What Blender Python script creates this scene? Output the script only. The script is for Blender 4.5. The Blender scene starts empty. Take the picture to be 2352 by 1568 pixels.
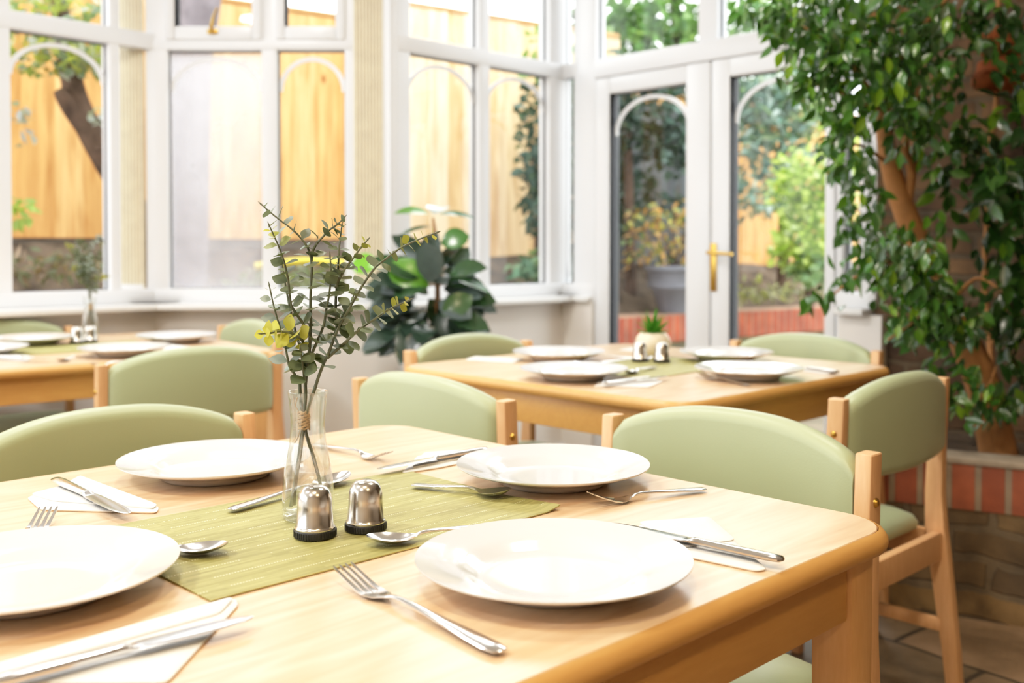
import bpy, bmesh, math, random
from mathutils import Vector, Matrix, Euler, noise
random.seed(7)
R = math.radians
SC = bpy.context.scene
COL = SC.collection

# ------------------------------------------------------------------ camera model (used to survey the place)
F, HZ, CX, CZ, PITCH = 2330.0, 572.0, 1176.0, 1.065, R(1.2)
PPY = HZ + F * math.tan(PITCH)

def ray(px, py):
    x = (px - CX) / F; v = -(py - PPY) / F
    c, s = math.cos(PITCH), math.sin(PITCH)
    return Vector((x, c + v * s, -s + v * c))
def PZ(px, py, z):                       # survey: point at height z
    r = ray(px, py); t = (z - CZ) / r.z
    return Vector((r.x * t, r.y * t, z))
def PD(px, py, y):                       # survey: point at distance y
    r = ray(px, py); t = y / r.y
    return Vector((r.x * t, y, CZ + r.z * t))

TH = R(44.4)
AV = Vector((-math.sin(TH), math.cos(TH), 0)); BV = Vector((math.cos(TH), math.sin(TH), 0))
def ab(a, b, z=0.0):
    p = AV * a + BV * b; return Vector((p.x, p.y, z))
def facing(v):                           # z rotation that turns local +Y to v
    return math.atan2(-v.x, v.y)

# ------------------------------------------------------------------ node helpers
def new_mat(name):
    m = bpy.data.materials.new(name); m.use_nodes = True
    nt = m.node_tree; b = nt.nodes['Principled BSDF']
    return m, nt, b
def N(nt, t, **kw):
    n = nt.nodes.new(t)
    for k, v in kw.items():
        if hasattr(n, k): setattr(n, k, v)
    return n
def L(nt, a, b): nt.links.new(a, b)
def srgb(r, g, b):
    f = lambda c: (c / 255 / 12.92) if c / 255 <= .04045 else ((c / 255 + .055) / 1.055) ** 2.4
    return (f(r), f(g), f(b), 1)
def ramp(nt, stops, interp='LINEAR'):
    n = nt.nodes.new('ShaderNodeValToRGB'); cr = n.color_ramp; cr.interpolation = interp
    while len(cr.elements) < len(stops): cr.elements.new(.5)
    for e, (p, c) in zip(cr.elements, stops): e.position = p; e.color = c
    return n
def coords(nt, scale=(1, 1, 1), kind='Object', rot=(0, 0, 0), loc=(0, 0, 0)):
    tc = N(nt, 'ShaderNodeTexCoord'); mp = N(nt, 'ShaderNodeMapping')
    mp.inputs['Scale'].default_value = scale; mp.inputs['Rotation'].default_value = rot; mp.inputs['Location'].default_value = loc
    L(nt, tc.outputs[kind], mp.inputs['Vector']); return mp.outputs['Vector']
def bump(nt, b, h, strength=.2, dist=.002):
    n = N(nt, 'ShaderNodeBump'); n.inputs['Strength'].default_value = strength; n.inputs['Distance'].default_value = dist
    L(nt, h, n.inputs['Height']); L(nt, n.outputs['Normal'], b.inputs['Normal']); return n
def mixc(nt, fac, a, b, mode='MIX'):
    n = N(nt, 'ShaderNodeMix', data_type='RGBA', blend_type=mode)
    for k, v in ((0, fac), (6, a), (7, b)):
        if hasattr(v, 'is_linked') or hasattr(v, 'links'): L(nt, v, n.inputs[k])
        else: n.inputs[k].default_value = v
    return n.outputs[2]
def plain(name, col, rough=.5, metal=0, noise_amt=.06, nscale=8, spec=.5, coat=0, bumpy=0, bscale=60):
    m, nt, b = new_mat(name)
    v = coords(nt); tx = N(nt, 'ShaderNodeTexNoise'); tx.inputs['Scale'].default_value = nscale; tx.inputs['Detail'].default_value = 4
    L(nt, v, tx.inputs['Vector'])
    lo = tuple(c * (1 - noise_amt) for c in col[:3]) + (1,); hi = tuple(min(1, c * (1 + noise_amt)) for c in col[:3]) + (1,)
    r = ramp(nt, [(.3, lo), (.7, hi)]); L(nt, tx.outputs['Fac'], r.inputs['Fac']); L(nt, r.outputs['Color'], b.inputs['Base Color'])
    b.inputs['Roughness'].default_value = rough; b.inputs['Metallic'].default_value = metal
    b.inputs['Specular IOR Level'].default_value = spec; b.inputs['Coat Weight'].default_value = coat
    if bumpy:
        t2 = N(nt, 'ShaderNodeTexNoise'); t2.inputs['Scale'].default_value = bscale; t2.inputs['Detail'].default_value = 3
        L(nt, v, t2.inputs['Vector']); bump(nt, b, t2.outputs['Fac'], bumpy)
    return m
def wood(name, c0, c1, axis='x', rough=.38, scale=1.0, coat=.15, cathedral=.5):
    m, nt, b = new_mat(name)
    s = {'x': (1.2, 9, 9), 'y': (9, 1.2, 9), 'z': (9, 9, 1.2)}[axis]
    v = coords(nt, tuple(k * scale for k in s))
    n1 = N(nt, 'ShaderNodeTexNoise'); n1.inputs['Scale'].default_value = 1.0; n1.inputs['Detail'].default_value = 2; n1.inputs['Distortion'].default_value = .6
    L(nt, v, n1.inputs['Vector'])
    mu = N(nt, 'ShaderNodeMath', operation='MULTIPLY'); mu.inputs[1].default_value = 14; L(nt, n1.outputs['Fac'], mu.inputs[0])
    fr = N(nt, 'ShaderNodeMath', operation='PINGPONG'); fr.inputs[1].default_value = 1; L(nt, mu.outputs[0], fr.inputs[0])
    n2 = N(nt, 'ShaderNodeTexNoise'); n2.inputs['Scale'].default_value = 14; n2.inputs['Detail'].default_value = 5
    L(nt, v, n2.inputs['Vector'])
    ad = N(nt, 'ShaderNodeMix', data_type='FLOAT'); ad.inputs[0].default_value = cathedral
    L(nt, n2.outputs['Fac'], ad.inputs[2]); L(nt, fr.outputs[0], ad.inputs[3])
    r = ramp(nt, [(.15, c0), (.85, c1)]); L(nt, ad.outputs[0], r.inputs['Fac']); L(nt, r.outputs['Color'], b.inputs['Base Color'])
    b.inputs['Roughness'].default_value = rough; b.inputs['Coat Weight'].default_value = coat; b.inputs['Coat Roughness'].default_value = .25
    return m
def attr_leaf(name, rough=.4, trans=.35, spec=.5):
    m, nt, b = new_mat(name)
    at = N(nt, 'ShaderNodeVertexColor'); at.layer_name = 'Col'
    tx = N(nt, 'ShaderNodeTexNoise'); tx.inputs['Scale'].default_value = 40; L(nt, coords(nt), tx.inputs['Vector'])
    r = ramp(nt, [(.3, (.82, .82, .82, 1)), (.7, (1, 1, 1, 1))]); L(nt, tx.outputs['Fac'], r.inputs['Fac'])
    c = mixc(nt, 1.0, at.outputs['Color'], r.outputs['Color'], 'MULTIPLY')
    L(nt, c, b.inputs['Base Color']); b.inputs['Roughness'].default_value = rough; b.inputs['Specular IOR Level'].default_value = spec
    tr = N(nt, 'ShaderNodeBsdfTranslucent')
    c2 = mixc(nt, 1.0, c, (.9, 1.0, .35, 1), 'MULTIPLY'); L(nt, c2, tr.inputs['Color'])
    mx = N(nt, 'ShaderNodeMixShader'); mx.inputs[0].default_value = trans
    L(nt, b.outputs[0], mx.inputs[1]); L(nt, tr.outputs[0], mx.inputs[2]); L(nt, mx.outputs[0], nt.nodes['Material Output'].inputs['Surface'])
    return m
def pane_glass(name, haze=0.0, gloss=.6):
    m, nt, b = new_mat(name)
    tp = N(nt, 'ShaderNodeBsdfTransparent'); tp.inputs['Color'].default_value = (.985, .995, .99, 1)
    gl = N(nt, 'ShaderNodeBsdfGlossy'); gl.inputs['Roughness'].default_value = .02; gl.inputs['Color'].default_value = (1, 1, 1, 1)
    fr = N(nt, 'ShaderNodeFresnel'); fr.inputs['IOR'].default_value = 1.45
    geo = N(nt, 'ShaderNodeNewGeometry'); inv = N(nt, 'ShaderNodeMath', operation='SUBTRACT'); inv.inputs[0].default_value = gloss
    sg = N(nt, 'ShaderNodeMath', operation='MULTIPLY'); sg.inputs[1].default_value = gloss; L(nt, geo.outputs['Backfacing'], sg.inputs[0]); L(nt, sg.outputs[0], inv.inputs[1])
    k = N(nt, 'ShaderNodeMath', operation='MULTIPLY'); L(nt, fr.outputs[0], k.inputs[0]); L(nt, inv.outputs[0], k.inputs[1])
    mx = N(nt, 'ShaderNodeMixShader'); L(nt, k.outputs[0], mx.inputs[0]); L(nt, tp.outputs[0], mx.inputs[1]); L(nt, gl.outputs[0], mx.inputs[2])
    out = mx
    if haze:
        v = coords(nt, (1, 1, .45)); tx = N(nt, 'ShaderNodeTexNoise'); tx.inputs['Scale'].default_value = 3.2; tx.inputs['Detail'].default_value = 5
        L(nt, v, tx.inputs['Vector'])
        r = ramp(nt, [(.25, (haze * .55,) * 3 + (1,)), (.75, (min(1, haze * 1.25),) * 3 + (1,))]); L(nt, tx.outputs['Fac'], r.inputs['Fac'])
        tl = N(nt, 'ShaderNodeBsdfTranslucent'); tl.inputs['Color'].default_value = (.93, .94, 1, 1)
        m2 = N(nt, 'ShaderNodeMixShader'); L(nt, r.outputs['Color'], m2.inputs[0]); L(nt, mx.outputs[0], m2.inputs[1]); L(nt, tl.outputs[0], m2.inputs[2]); out = m2
    L(nt, out.outputs[0], nt.nodes['Material Output'].inputs['Surface'])
    return m
def glass(name, ior=1.45, rough=0.0, tint=(1, 1, 1, 1)):
    m, nt, b = new_mat(name)
    b.inputs['Base Color'].default_value = tint; b.inputs['Roughness'].default_value = rough; b.inputs['IOR'].default_value = ior
    b.inputs['Transmission Weight'].default_value = 1
    return m

def brick_mat(name, c1, c2, mortar, scale, bw, bh, msize=.02, rough=.85, offset=.5, bias=0.0, rot=(R(90), 0, 0), bstr=.6, dirt=.5, warp=.0):
    m, nt, b = new_mat(name)
    v = coords(nt, (1, 1, 1), rot=rot)
    if warp:
        wn = N(nt, 'ShaderNodeTexNoise'); wn.inputs['Scale'].default_value = 4; wn.inputs['Detail'].default_value = 3; L(nt, v, wn.inputs['Vector'])
        sb = N(nt, 'ShaderNodeVectorMath', operation='SUBTRACT'); sb.inputs[1].default_value = (.5, .5, .5); L(nt, wn.outputs['Color'], sb.inputs[0])
        sc = N(nt, 'ShaderNodeVectorMath', operation='SCALE'); sc.inputs['Scale'].default_value = warp; L(nt, sb.outputs[0], sc.inputs[0])
        ad = N(nt, 'ShaderNodeVectorMath', operation='ADD'); L(nt, v, ad.inputs[0]); L(nt, sc.outputs[0], ad.inputs[1]); v = ad.outputs[0]
    t = N(nt, 'ShaderNodeTexBrick'); t.offset = offset
    t.inputs['Scale'].default_value = scale; t.inputs['Brick Width'].default_value = bw; t.inputs['Row Height'].default_value = bh
    t.inputs['Mortar Size'].default_value = msize; t.inputs['Bias'].default_value = bias; t.inputs['Mortar Smooth'].default_value = .25
    t.inputs['Color1'].default_value = c1; t.inputs['Color2'].default_value = c2; t.inputs['Mortar'].default_value = mortar
    L(nt, v, t.inputs['Vector'])
    n1 = N(nt, 'ShaderNodeTexNoise'); n1.inputs['Scale'].default_value = 7; n1.inputs['Detail'].default_value = 6; L(nt, v, n1.inputs['Vector'])
    r = ramp(nt, [(.3, (1 - dirt,) * 3 + (1,)), (.7, (1.15, 1.12, 1.05, 1))]); L(nt, n1.outputs['Fac'], r.inputs['Fac'])
    L(nt, mixc(nt, 1.0, t.outputs['Color'], r.outputs['Color'], 'MULTIPLY'), b.inputs['Base Color'])
    b.inputs['Roughness'].default_value = rough
    inv = N(nt, 'ShaderNodeMath', operation='SUBTRACT'); inv.inputs[0].default_value = 1; L(nt, t.outputs['Fac'], inv.inputs[1])
    ad = N(nt, 'ShaderNodeMath', operation='ADD'); L(nt, inv.outputs[0], ad.inputs[0]); L(nt, n1.outputs['Fac'], ad.inputs[1])
    bump(nt, b, ad.outputs[0], bstr, .012)
    return m

def fence_mat(name, cols, bw=.145, knots=True):
    m, nt, b = new_mat(name)
    v = coords(nt)
    sp = N(nt, 'ShaderNodeSeparateXYZ'); L(nt, v, sp.inputs[0])
    dv = N(nt, 'ShaderNodeMath', operation='DIVIDE'); dv.inputs[1].default_value = bw; L(nt, sp.outputs[0], dv.inputs[0])
    fl = N(nt, 'ShaderNodeMath', operation='FLOOR'); L(nt, dv.outputs[0], fl.inputs[0])
    wn = N(nt, 'ShaderNodeTexWhiteNoise', noise_dimensions='1D'); L(nt, fl.outputs[0], wn.inputs['W'])
    r = ramp(nt, [(0, cols[0]), (.5, cols[1]), (1, cols[2])]); L(nt, wn.outputs['Value'], r.inputs['Fac'])
    v2 = coords(nt, (9, 9, .9)); n1 = N(nt, 'ShaderNodeTexNoise'); n1.inputs['Scale'].default_value = 2.2; n1.inputs['Detail'].default_value = 5; n1.inputs['Distortion'].default_value = .8
    L(nt, v2, n1.inputs['Vector'])
    r2 = ramp(nt, [(.3, (.72, .62, .5, 1)), (.65, (1.1, 1.1, 1.1, 1))]); L(nt, n1.outputs['Fac'], r2.inputs['Fac'])
    c = mixc(nt, 1.0, r.outputs['Color'], r2.outputs['Color'], 'MULTIPLY')
    if knots:
        v3 = coords(nt, (2.6, 2.6, 1.3)); vo = N(nt, 'ShaderNodeTexVoronoi'); vo.inputs['Scale'].default_value = 1.6; L(nt, v3, vo.inputs['Vector'])
        rk = ramp(nt, [(.03, (.35, .2, .12, 1)), (.09, (1, 1, 1, 1))]); L(nt, vo.outputs['Distance'], rk.inputs['Fac'])
        c = mixc(nt, 1.0, c, rk.outputs['Color'], 'MULTIPLY')
    L(nt, c, b.inputs['Base Color']); b.inputs['Roughness'].default_value = .8; b.inputs['Specular IOR Level'].default_value = .2
    return m

def mat_placemat():
    m, nt, b = new_mat('woven_green_mat')
    v = coords(nt)
    sp = N(nt, 'ShaderNodeSeparateXYZ'); L(nt, v, sp.inputs[0])
    # ribs run along local x; rows in y
    row = N(nt, 'ShaderNodeMath', operation='DIVIDE'); row.inputs[1].default_value = .0021; L(nt, sp.outputs[1], row.inputs[0])
    pp = N(nt, 'ShaderNodeMath', operation='PINGPONG'); pp.inputs[1].default_value = .5; L(nt, row.outputs[0], pp.inputs[0])
    br = N(nt, 'ShaderNodeTexBrick'); br.offset = .37; br.inputs['Scale'].default_value = 1; br.inputs['Brick Width'].default_value = .052
    br.inputs['Row Height'].default_value = .0042; br.inputs['Mortar Size'].default_value = .0001; br.inputs['Bias'].default_value = -.35
    br.inputs['Color1'].default_value = srgb(180, 175, 110); br.inputs['Color2'].default_value = srgb(150, 147, 80); br.inputs['Mortar'].default_value = srgb(164, 162, 102)
    L(nt, v, br.inputs['Vector'])
    n1 = N(nt, 'ShaderNodeTexNoise'); n1.inputs['Scale'].default_value = 14; L(nt, coords(nt, (1.2, 14, 1)), n1.inputs['Vector'])
    r1 = ramp(nt, [(.35, (.86, .86, .8, 1)), (.7, (1.12, 1.1, 1.1, 1))]); L(nt, n1.outputs['Fac'], r1.inputs['Fac'])
    c = mixc(nt, 1.0, br.outputs['Color'], r1.outputs['Color'], 'MULTIPLY')
    rr = ramp(nt, [(.05, (.62, .62, .55, 1)), (.32, (1, 1, 1, 1))]); L(nt, pp.outputs[0], rr.inputs['Fac'])
    c = mixc(nt, .8, c, rr.outputs['Color'], 'MULTIPLY')
    # stitched lines along x every few cm, broken into dashes
    st = N(nt, 'ShaderNodeMath', operation='PINGPONG'); st.inputs[1].default_value = .0165; L(nt, sp.outputs[1], st.inputs[0])
    lt = N(nt, 'ShaderNodeMath', operation='LESS_THAN'); lt.inputs[1].default_value = .0008; L(nt, st.outputs[0], lt.inputs[0])
    ds = N(nt, 'ShaderNodeMath', operation='PINGPONG'); ds.inputs[1].default_value = .0016; L(nt, sp.outputs[0], ds.inputs[0])
    l2 = N(nt, 'ShaderNodeMath', operation='LESS_THAN'); l2.inputs[1].default_value = .0009; L(nt, ds.outputs[0], l2.inputs[0])
    nn = N(nt, 'ShaderNodeTexNoise'); nn.inputs['Scale'].default_value = 22; L(nt, v, nn.inputs['Vector'])
    gt = N(nt, 'ShaderNodeMath', operation='GREATER_THAN'); gt.inputs[1].default_value = .47; L(nt, nn.outputs['Fac'], gt.inputs[0])
    mm = N(nt, 'ShaderNodeMath', operation='MULTIPLY'); L(nt, lt.outputs[0], mm.inputs[0]); L(nt, l2.outputs[0], mm.inputs[1])
    m3 = N(nt, 'ShaderNodeMath', operation='MULTIPLY'); L(nt, mm.outputs[0], m3.inputs[0]); L(nt, gt.outputs[0], m3.inputs[1])
    c = mixc(nt, m3.outputs[0], c, srgb(238, 236, 190))
    L(nt, c, b.inputs['Base Color']); b.inputs['Roughness'].default_value = .55
    bump(nt, b, pp.outputs[0], .5, .001)
    return m

def mat_flag():
    m, nt, b = new_mat('flagstone_floor')
    v = coords(nt, rot=(0, 0, R(52)))
    wn = N(nt, 'ShaderNodeTexNoise'); wn.inputs['Scale'].default_value = 2.5; wn.inputs['Detail'].default_value = 3; L(nt, v, wn.inputs['Vector'])
    sc = N(nt, 'ShaderNodeVectorMath', operation='SCALE'); sc.inputs['Scale'].default_value = .05; L(nt, wn.outputs['Color'], sc.inputs[0])
    ad = N(nt, 'ShaderNodeVectorMath', operation='ADD'); L(nt, v, ad.inputs[0]); L(nt, sc.outputs[0], ad.inputs[1])
    t = N(nt, 'ShaderNodeTexBrick'); t.offset = .4; t.inputs['Scale'].default_value = 1; t.inputs['Brick Width'].default_value = .62; t.inputs['Row Height'].default_value = .42
    t.inputs['Mortar Size'].default_value = .008; t.inputs['Color1'].default_value = srgb(146, 122, 98); t.inputs['Color2'].default_value = srgb(110, 96, 76); t.inputs['Mortar'].default_value = srgb(66, 58, 46)
    L(nt, ad.outputs[0], t.inputs['Vector'])
    n1 = N(nt, 'ShaderNodeTexNoise'); n1.inputs['Scale'].default_value = 5; n1.inputs['Detail'].default_value = 6; n1.inputs['Distortion'].default_value = .5; L(nt, v, n1.inputs['Vector'])
    r = ramp(nt, [(.32, (.55, .5, .42, 1)), (.5, (1, .95, .85, 1)), (.72, (1.5, 1.45, 1.4, 1))]); L(nt, n1.outputs['Fac'], r.inputs['Fac'])
    L(nt, mixc(nt, 1.0, t.outputs['Color'], r.outputs['Color'], 'MULTIPLY'), b.inputs['Base Color'])
    b.inputs['Roughness'].default_value = .55; bump(nt, b, n1.outputs['Fac'], .3, .01)
    return m

def vinyl():
    m, nt, b = new_mat('sage_vinyl')
    b.inputs['Base Color'].default_value = srgb(164, 179, 128)
    v = coords(nt); t = N(nt, 'ShaderNodeTexNoise'); t.inputs['Scale'].default_value = 3; L(nt, v, t.inputs['Vector'])
    r = ramp(nt, [(.3, srgb(164, 176, 136)), (.7, srgb(173, 185, 147))]); L(nt, t.outputs['Fac'], r.inputs['Fac']); L(nt, r.outputs['Color'], b.inputs['Base Color'])
    vo = N(nt, 'ShaderNodeTexVoronoi'); vo.inputs['Scale'].default_value = 420; L(nt, v, vo.inputs['Vector'])
    b.inputs['Roughness'].default_value = .42; b.inputs['Sheen Weight'].default_value = .15
    bump(nt, b, vo.outputs['Distance'], .12, .0006)
    return m

M = {}
M['top'] = wood('table_laminate', srgb(214, 170, 128), srgb(241, 209, 173), 'x', .3, 1.0, .25, .45)
M['edge'] = wood('solid_beech', srgb(204, 150, 82), srgb(218, 166, 96), 'x', .4, 1.2, .1, .2)
M['leg'] = wood('beech_leg', srgb(214, 162, 104), srgb(228, 180, 124), 'z', .42, 1.6, .1, .2)
M['frame'] = wood('chair_beech', srgb(218, 166, 116), srgb(234, 186, 138), 'z', .42, 2.2, .1, .25)
M['vinyl'] = vinyl()
M['china'] = plain('white_china', (.75, .745, .735, 1), .12, 0, .01, 4, .5, .6)
M['steel'] = plain('polished_steel', (.72, .71, .70, 1), .16, 1, .04, 30)
M['shaker'] = plain('brushed_steel', (.70, .67, .62, 1), .2, 1, .08, 18)
M['black'] = plain('black_plastic', (.012, .012, .012, 1), .45, 0, .2, 60)
M['brass'] = plain('brass', srgb(214, 170, 84), .28, 1, .08, 40)
M['napkin'] = plain('white_paper_napkin', (.88, .86, .82, 1), .9, 0, .02, 30, .1, 0, .15, 220)
M['mat'] = mat_placemat()
M['vase'] = pane_glass('clear_vase_glass', 0, 1.5)
nt_ = M['vase'].node_tree; gb_ = N(nt_, 'ShaderNodeBsdfGlass'); gb_.inputs['IOR'].default_value = 1.42; gb_.inputs['Roughness'].default_value = 0
om_ = nt_.nodes['Material Output']; pv_ = om_.inputs['Surface'].links[0].from_socket; mx_ = N(nt_, 'ShaderNodeMixShader'); mx_.inputs[0].default_value = .22
L(nt_, pv_, mx_.inputs[1]); L(nt_, gb_.outputs[0], mx_.inputs[2]); L(nt_, mx_.outputs[0], om_.inputs['Surface'])
M['upvc'] = plain('white_upvc', (.84, .86, .89, 1), .3, 0, .015, 3)
M['seal'] = plain('dark_seal', (.10, .11, .13, 1), .6)
M['pane'] = pane_glass('window_glass')
M['haze'] = pane_glass('misted_glass', .26)
M['wall'] = plain('cream_wall', (.87, .835, .795, 1), .8, 0, .02, 3, .3)
M['sill'] = plain('white_sill', (.84, .84, .83, 1), .3, 0, .01, 3)
M['ceil'] = plain('ceiling_white', (.8, .78, .74, 1), .9)
M['house'] = plain('house_wall', (.5, .42, .33, 1), .9)
M['blind'] = plain('beige_blind', srgb(234, 224, 198), .8, 0, .05, 20, .2)
M['flag'] = mat_flag()
M['stock'] = brick_mat('old_stock_brick', srgb(146, 120, 82), srgb(100, 84, 64), srgb(118, 104, 84), 1, .24, .085, .012, dirt=.65, warp=.11, bstr=.9)
M['redbrick'] = brick_mat('red_soldier_brick', srgb(166, 92, 64), srgb(148, 78, 54), srgb(150, 132, 112), 1, .078, .30, .010, offset=0, dirt=.5, bstr=.5)
M['mortar'] = plain('mortar', srgb(150, 136, 118), .9, 0, .2, 20, .2, 0, .4, 60)
M['rubble'] = brick_mat('dark_brick_wall', srgb(126, 96, 66), srgb(88, 66, 48), srgb(106, 90, 70), 1, .23, .08, .012, dirt=.6, warp=.05, bstr=.9)
M['soil'] = plain('dark_soil', srgb(86, 74, 62), .95, 0, .55, 9, .1, 0, .9, 30)
M['bark'] = plain('orange_bark', srgb(164, 114, 68), .75, 0, .22, 14, .3, 0, .5, 40)
M['darkbark'] = plain('dark_bark', srgb(88, 70, 58), .9, 0, .4, 12, .2, 0, .8, 25)
M['greybark'] = plain('grey_bark', srgb(120, 112, 116), .9, 0, .3, 10, .2, 0, .6, 20)
M['ficus'] = attr_leaf('ficus_leaf', .27, .34, .8)
M['euca'] = attr_leaf('eucalyptus_leaf', .5, .22, .4)
M['rubber'] = attr_leaf('broad_leaf', .22, .25, .7)
M['outleaf'] = attr_leaf('garden_leaf', .5, .4, .3)
M['stem'] = plain('green_stem', srgb(100, 106, 82), .5, 0, .15, 60)
M['twine'] = plain('jute_twine', srgb(226, 190, 146), .9, 0, .2, 200, .1)
M['terra'] = plain('terracotta', srgb(140, 74, 38), .8, 0, .15, 12, .2)
M['cream'] = plain('cream_ceramic', srgb(236, 218, 190), .4, 0, .04, 6)
M['succ'] = plain('succulent_leaf', srgb(72, 150, 50), .4, 0, .2, 20)
M['urn'] = plain('grey_urn', srgb(120, 122, 132), .6, 0, .12, 8)
M['pot'] = plain('pale_pot', srgb(214, 208, 200), .5, 0, .04, 6)
M['fence'] = fence_mat('cedar_fence', [srgb(206, 150, 88), srgb(224, 172, 112), srgb(236, 192, 136)])
M['fence2'] = fence_mat('overexposed_cedar_fence', [srgb(230, 190, 140), srgb(240, 210, 168), srgb(246, 224, 190)])  # same cedar, paled in its colour to look overexposed
M['post'] = plain('fence_post_wood', srgb(190, 140, 84), .85, 0, .15, 6)
M['darkfence'] = fence_mat('weathered_fence', [srgb(92, 98, 104), srgb(108, 114, 120), srgb(120, 124, 128)], .1, False)
M['gravelboard'] = plain('gravel_board', srgb(112, 104, 96), .9, 0, .2, 8)
M['patio'] = plain('patio_paving', srgb(120, 108, 88), .9, 0, .3, 6)
M['outbrick'] = brick_mat('garden_brick', srgb(178, 88, 60), srgb(150, 70, 50), srgb(150, 120, 100), 1, .075, .3, .008, offset=0, dirt=.35)
M['outstone'] = brick_mat('garden_stone', srgb(134, 124, 88), srgb(108, 102, 72), srgb(120, 112, 90), 1, .3, .12, .014, dirt=.5, warp=.06)
M['streak'] = plain('yellow_streak', srgb(232, 206, 70), .4, 0, .05, 10)  # for the tube that stands in for reflected lamplight

# ------------------------------------------------------------------ mesh builder
class MB:
    def __init__(s): s.v = []; s.f = []; s.c = []; s.hascol = False
    def add(s, vs, fs, col=None, mat=None):
        o = len(s.v)
        s.v += [tuple(mat @ Vector(p)) if mat else tuple(p) for p in vs]
        s.f += [tuple(i + o for i in f) for f in fs]
        if col: s.hascol = True
        s.c += [col or (1, 1, 1, 1)] * len(fs)
        return s
    def box(s, x0, x1, y0, y1, z0, z1, bev=0.0, mat=None, seg=2):
        bm = bmesh.new(); bmesh.ops.create_cube(bm, size=1)
        for v in bm.verts:
            v.co = Vector(((x0 + x1) / 2 + v.co.x * (x1 - x0), (y0 + y1) / 2 + v.co.y * (y1 - y0), (z0 + z1) / 2 + v.co.z * (z1 - z0)))
        if bev: bmesh.ops.bevel(bm, geom=bm.edges[:] , offset=bev, segments=seg, profile=.5, affect='EDGES')
        bm.verts.index_update()
        s.add([v.co for v in bm.verts], [[v.index for v in f.verts] for f in bm.faces], mat=mat); bm.free(); return s
    def loft(s, rings, cap=True, col=None, closed=True, mat=None):
        n = len(rings[0]); vs = [p for r in rings for p in r]; fs = []
        for i in range(len(rings) - 1):
            for j in range(n if closed else n - 1):
                k = (j + 1) % n
                fs.append((i * n + j, i * n + k, (i + 1) * n + k, (i + 1) * n + j))
        if cap and closed:
            fs.append(tuple(reversed(range(n)))); fs.append(tuple((len(rings) - 1) * n + j for j in range(n)))
        return s.add(vs, fs, col, mat)
    def lathe(s, prof, n=40, mat=None, cap=False):
        rings = [[(r * math.cos(2 * math.pi * j / n), r * math.sin(2 * math.pi * j / n), z) for j in range(n)] for r, z in prof]
        vs = [p for r in rings for p in r]; fs = []
        for i in range(len(rings) - 1):
            for j in range(n):
                k = (j + 1) % n; fs.append((i * n + j, i * n + k, (i + 1) * n + k, (i + 1) * n + j))
        if cap:
            fs.append(tuple(reversed(range(n)))); fs.append(tuple((len(rings) - 1) * n + j for j in range(n)))
        return s.add(vs, fs, None, mat)
    def tube(s, pts, rad, n=8, cap=True, col=None, mat=None):
        pts = [Vector(p) for p in pts]; rr = rad if isinstance(rad, (list, tuple)) else [rad] * len(pts)
        rings = []; up = None
        for i, p in enumerate(pts):
            t = (pts[min(i + 1, len(pts) - 1)] - pts[max(i - 1, 0)]).normalized()
            if up is None:
                up = t.orthogonal().normalized()
            up = (up - t * up.dot(t)).normalized(); w = t.cross(up)
            rings.append([p + (up * math.cos(2 * math.pi * j / n) + w * math.sin(2 * math.pi * j / n)) * rr[i] for j in range(n)])
        return s.loft(rings, cap, col, True, mat)
    def leaf(s, base, d, up, ln, w, col, fold=.25, droop=.2, shape=None, ns=4):
        d = d.normalized(); side = d.cross(up)
        if side.length < 1e-4: side = d.orthogonal()
        side.normalize(); nrm = side.cross(d).normalized()
        shape = shape or [0, .75, 1, .72, 0]
        vs = []; k = len(shape) - 1
        for i, wd in enumerate(shape):
            t = i / k; c = base + d * (ln * t) - nrm * (droop * ln * t * t)
            h = nrm * (fold * w * .5 * wd)
            vs += [c - side * (w * .5 * wd) + h, c, c + side * (w * .5 * wd) + h]
        fs = []
        for i in range(k):
            a = i * 3; bq = a + 3
            if shape[i] == 0: fs += [(a + 1, bq + 1, bq), (a + 1, bq + 2, bq + 1)]
            elif shape[i + 1] == 0: fs += [(a, a + 1, bq + 1), (a + 1, a + 2, bq + 1)]
            else: fs += [(a, a + 1, bq + 1, bq), (a + 1, a + 2, bq + 2, bq + 1)]
        return s.add(vs, fs, col)
    def build(s, name, mat, parent=None, smooth=40, loc=None, rotz=0.0):
        me = bpy.data.meshes.new(name); me.from_pydata([tuple(v) for v in s.v], [], s.f); me.update()
        if s.hascol:
            at = me.color_attributes.new('Col', 'FLOAT_COLOR', 'CORNER')
            buf = []
            for p, c in zip(me.polygons, s.c): buf += list(c) * p.loop_total
            at.data.foreach_set('color', buf)
        me.validate()
        bm = bmesh.new(); bm.from_mesh(me); bmesh.ops.remove_doubles(bm, verts=bm.verts, dist=1e-6) if len(s.v) < 20000 else None
        if not s.hascol: bmesh.ops.recalc_face_normals(bm, faces=bm.faces)
        bm.to_mesh(me); bm.free()
        if smooth:
            me.shade_smooth(); me.set_sharp_from_angle(angle=R(smooth))
        me.materials.append(mat)
        o = bpy.data.objects.new(name, me); COL.objects.link(o)
        if parent: o.parent = parent
        if loc is not None: o.location = loc
        o.rotation_euler[2] = rotz
        return o

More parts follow.
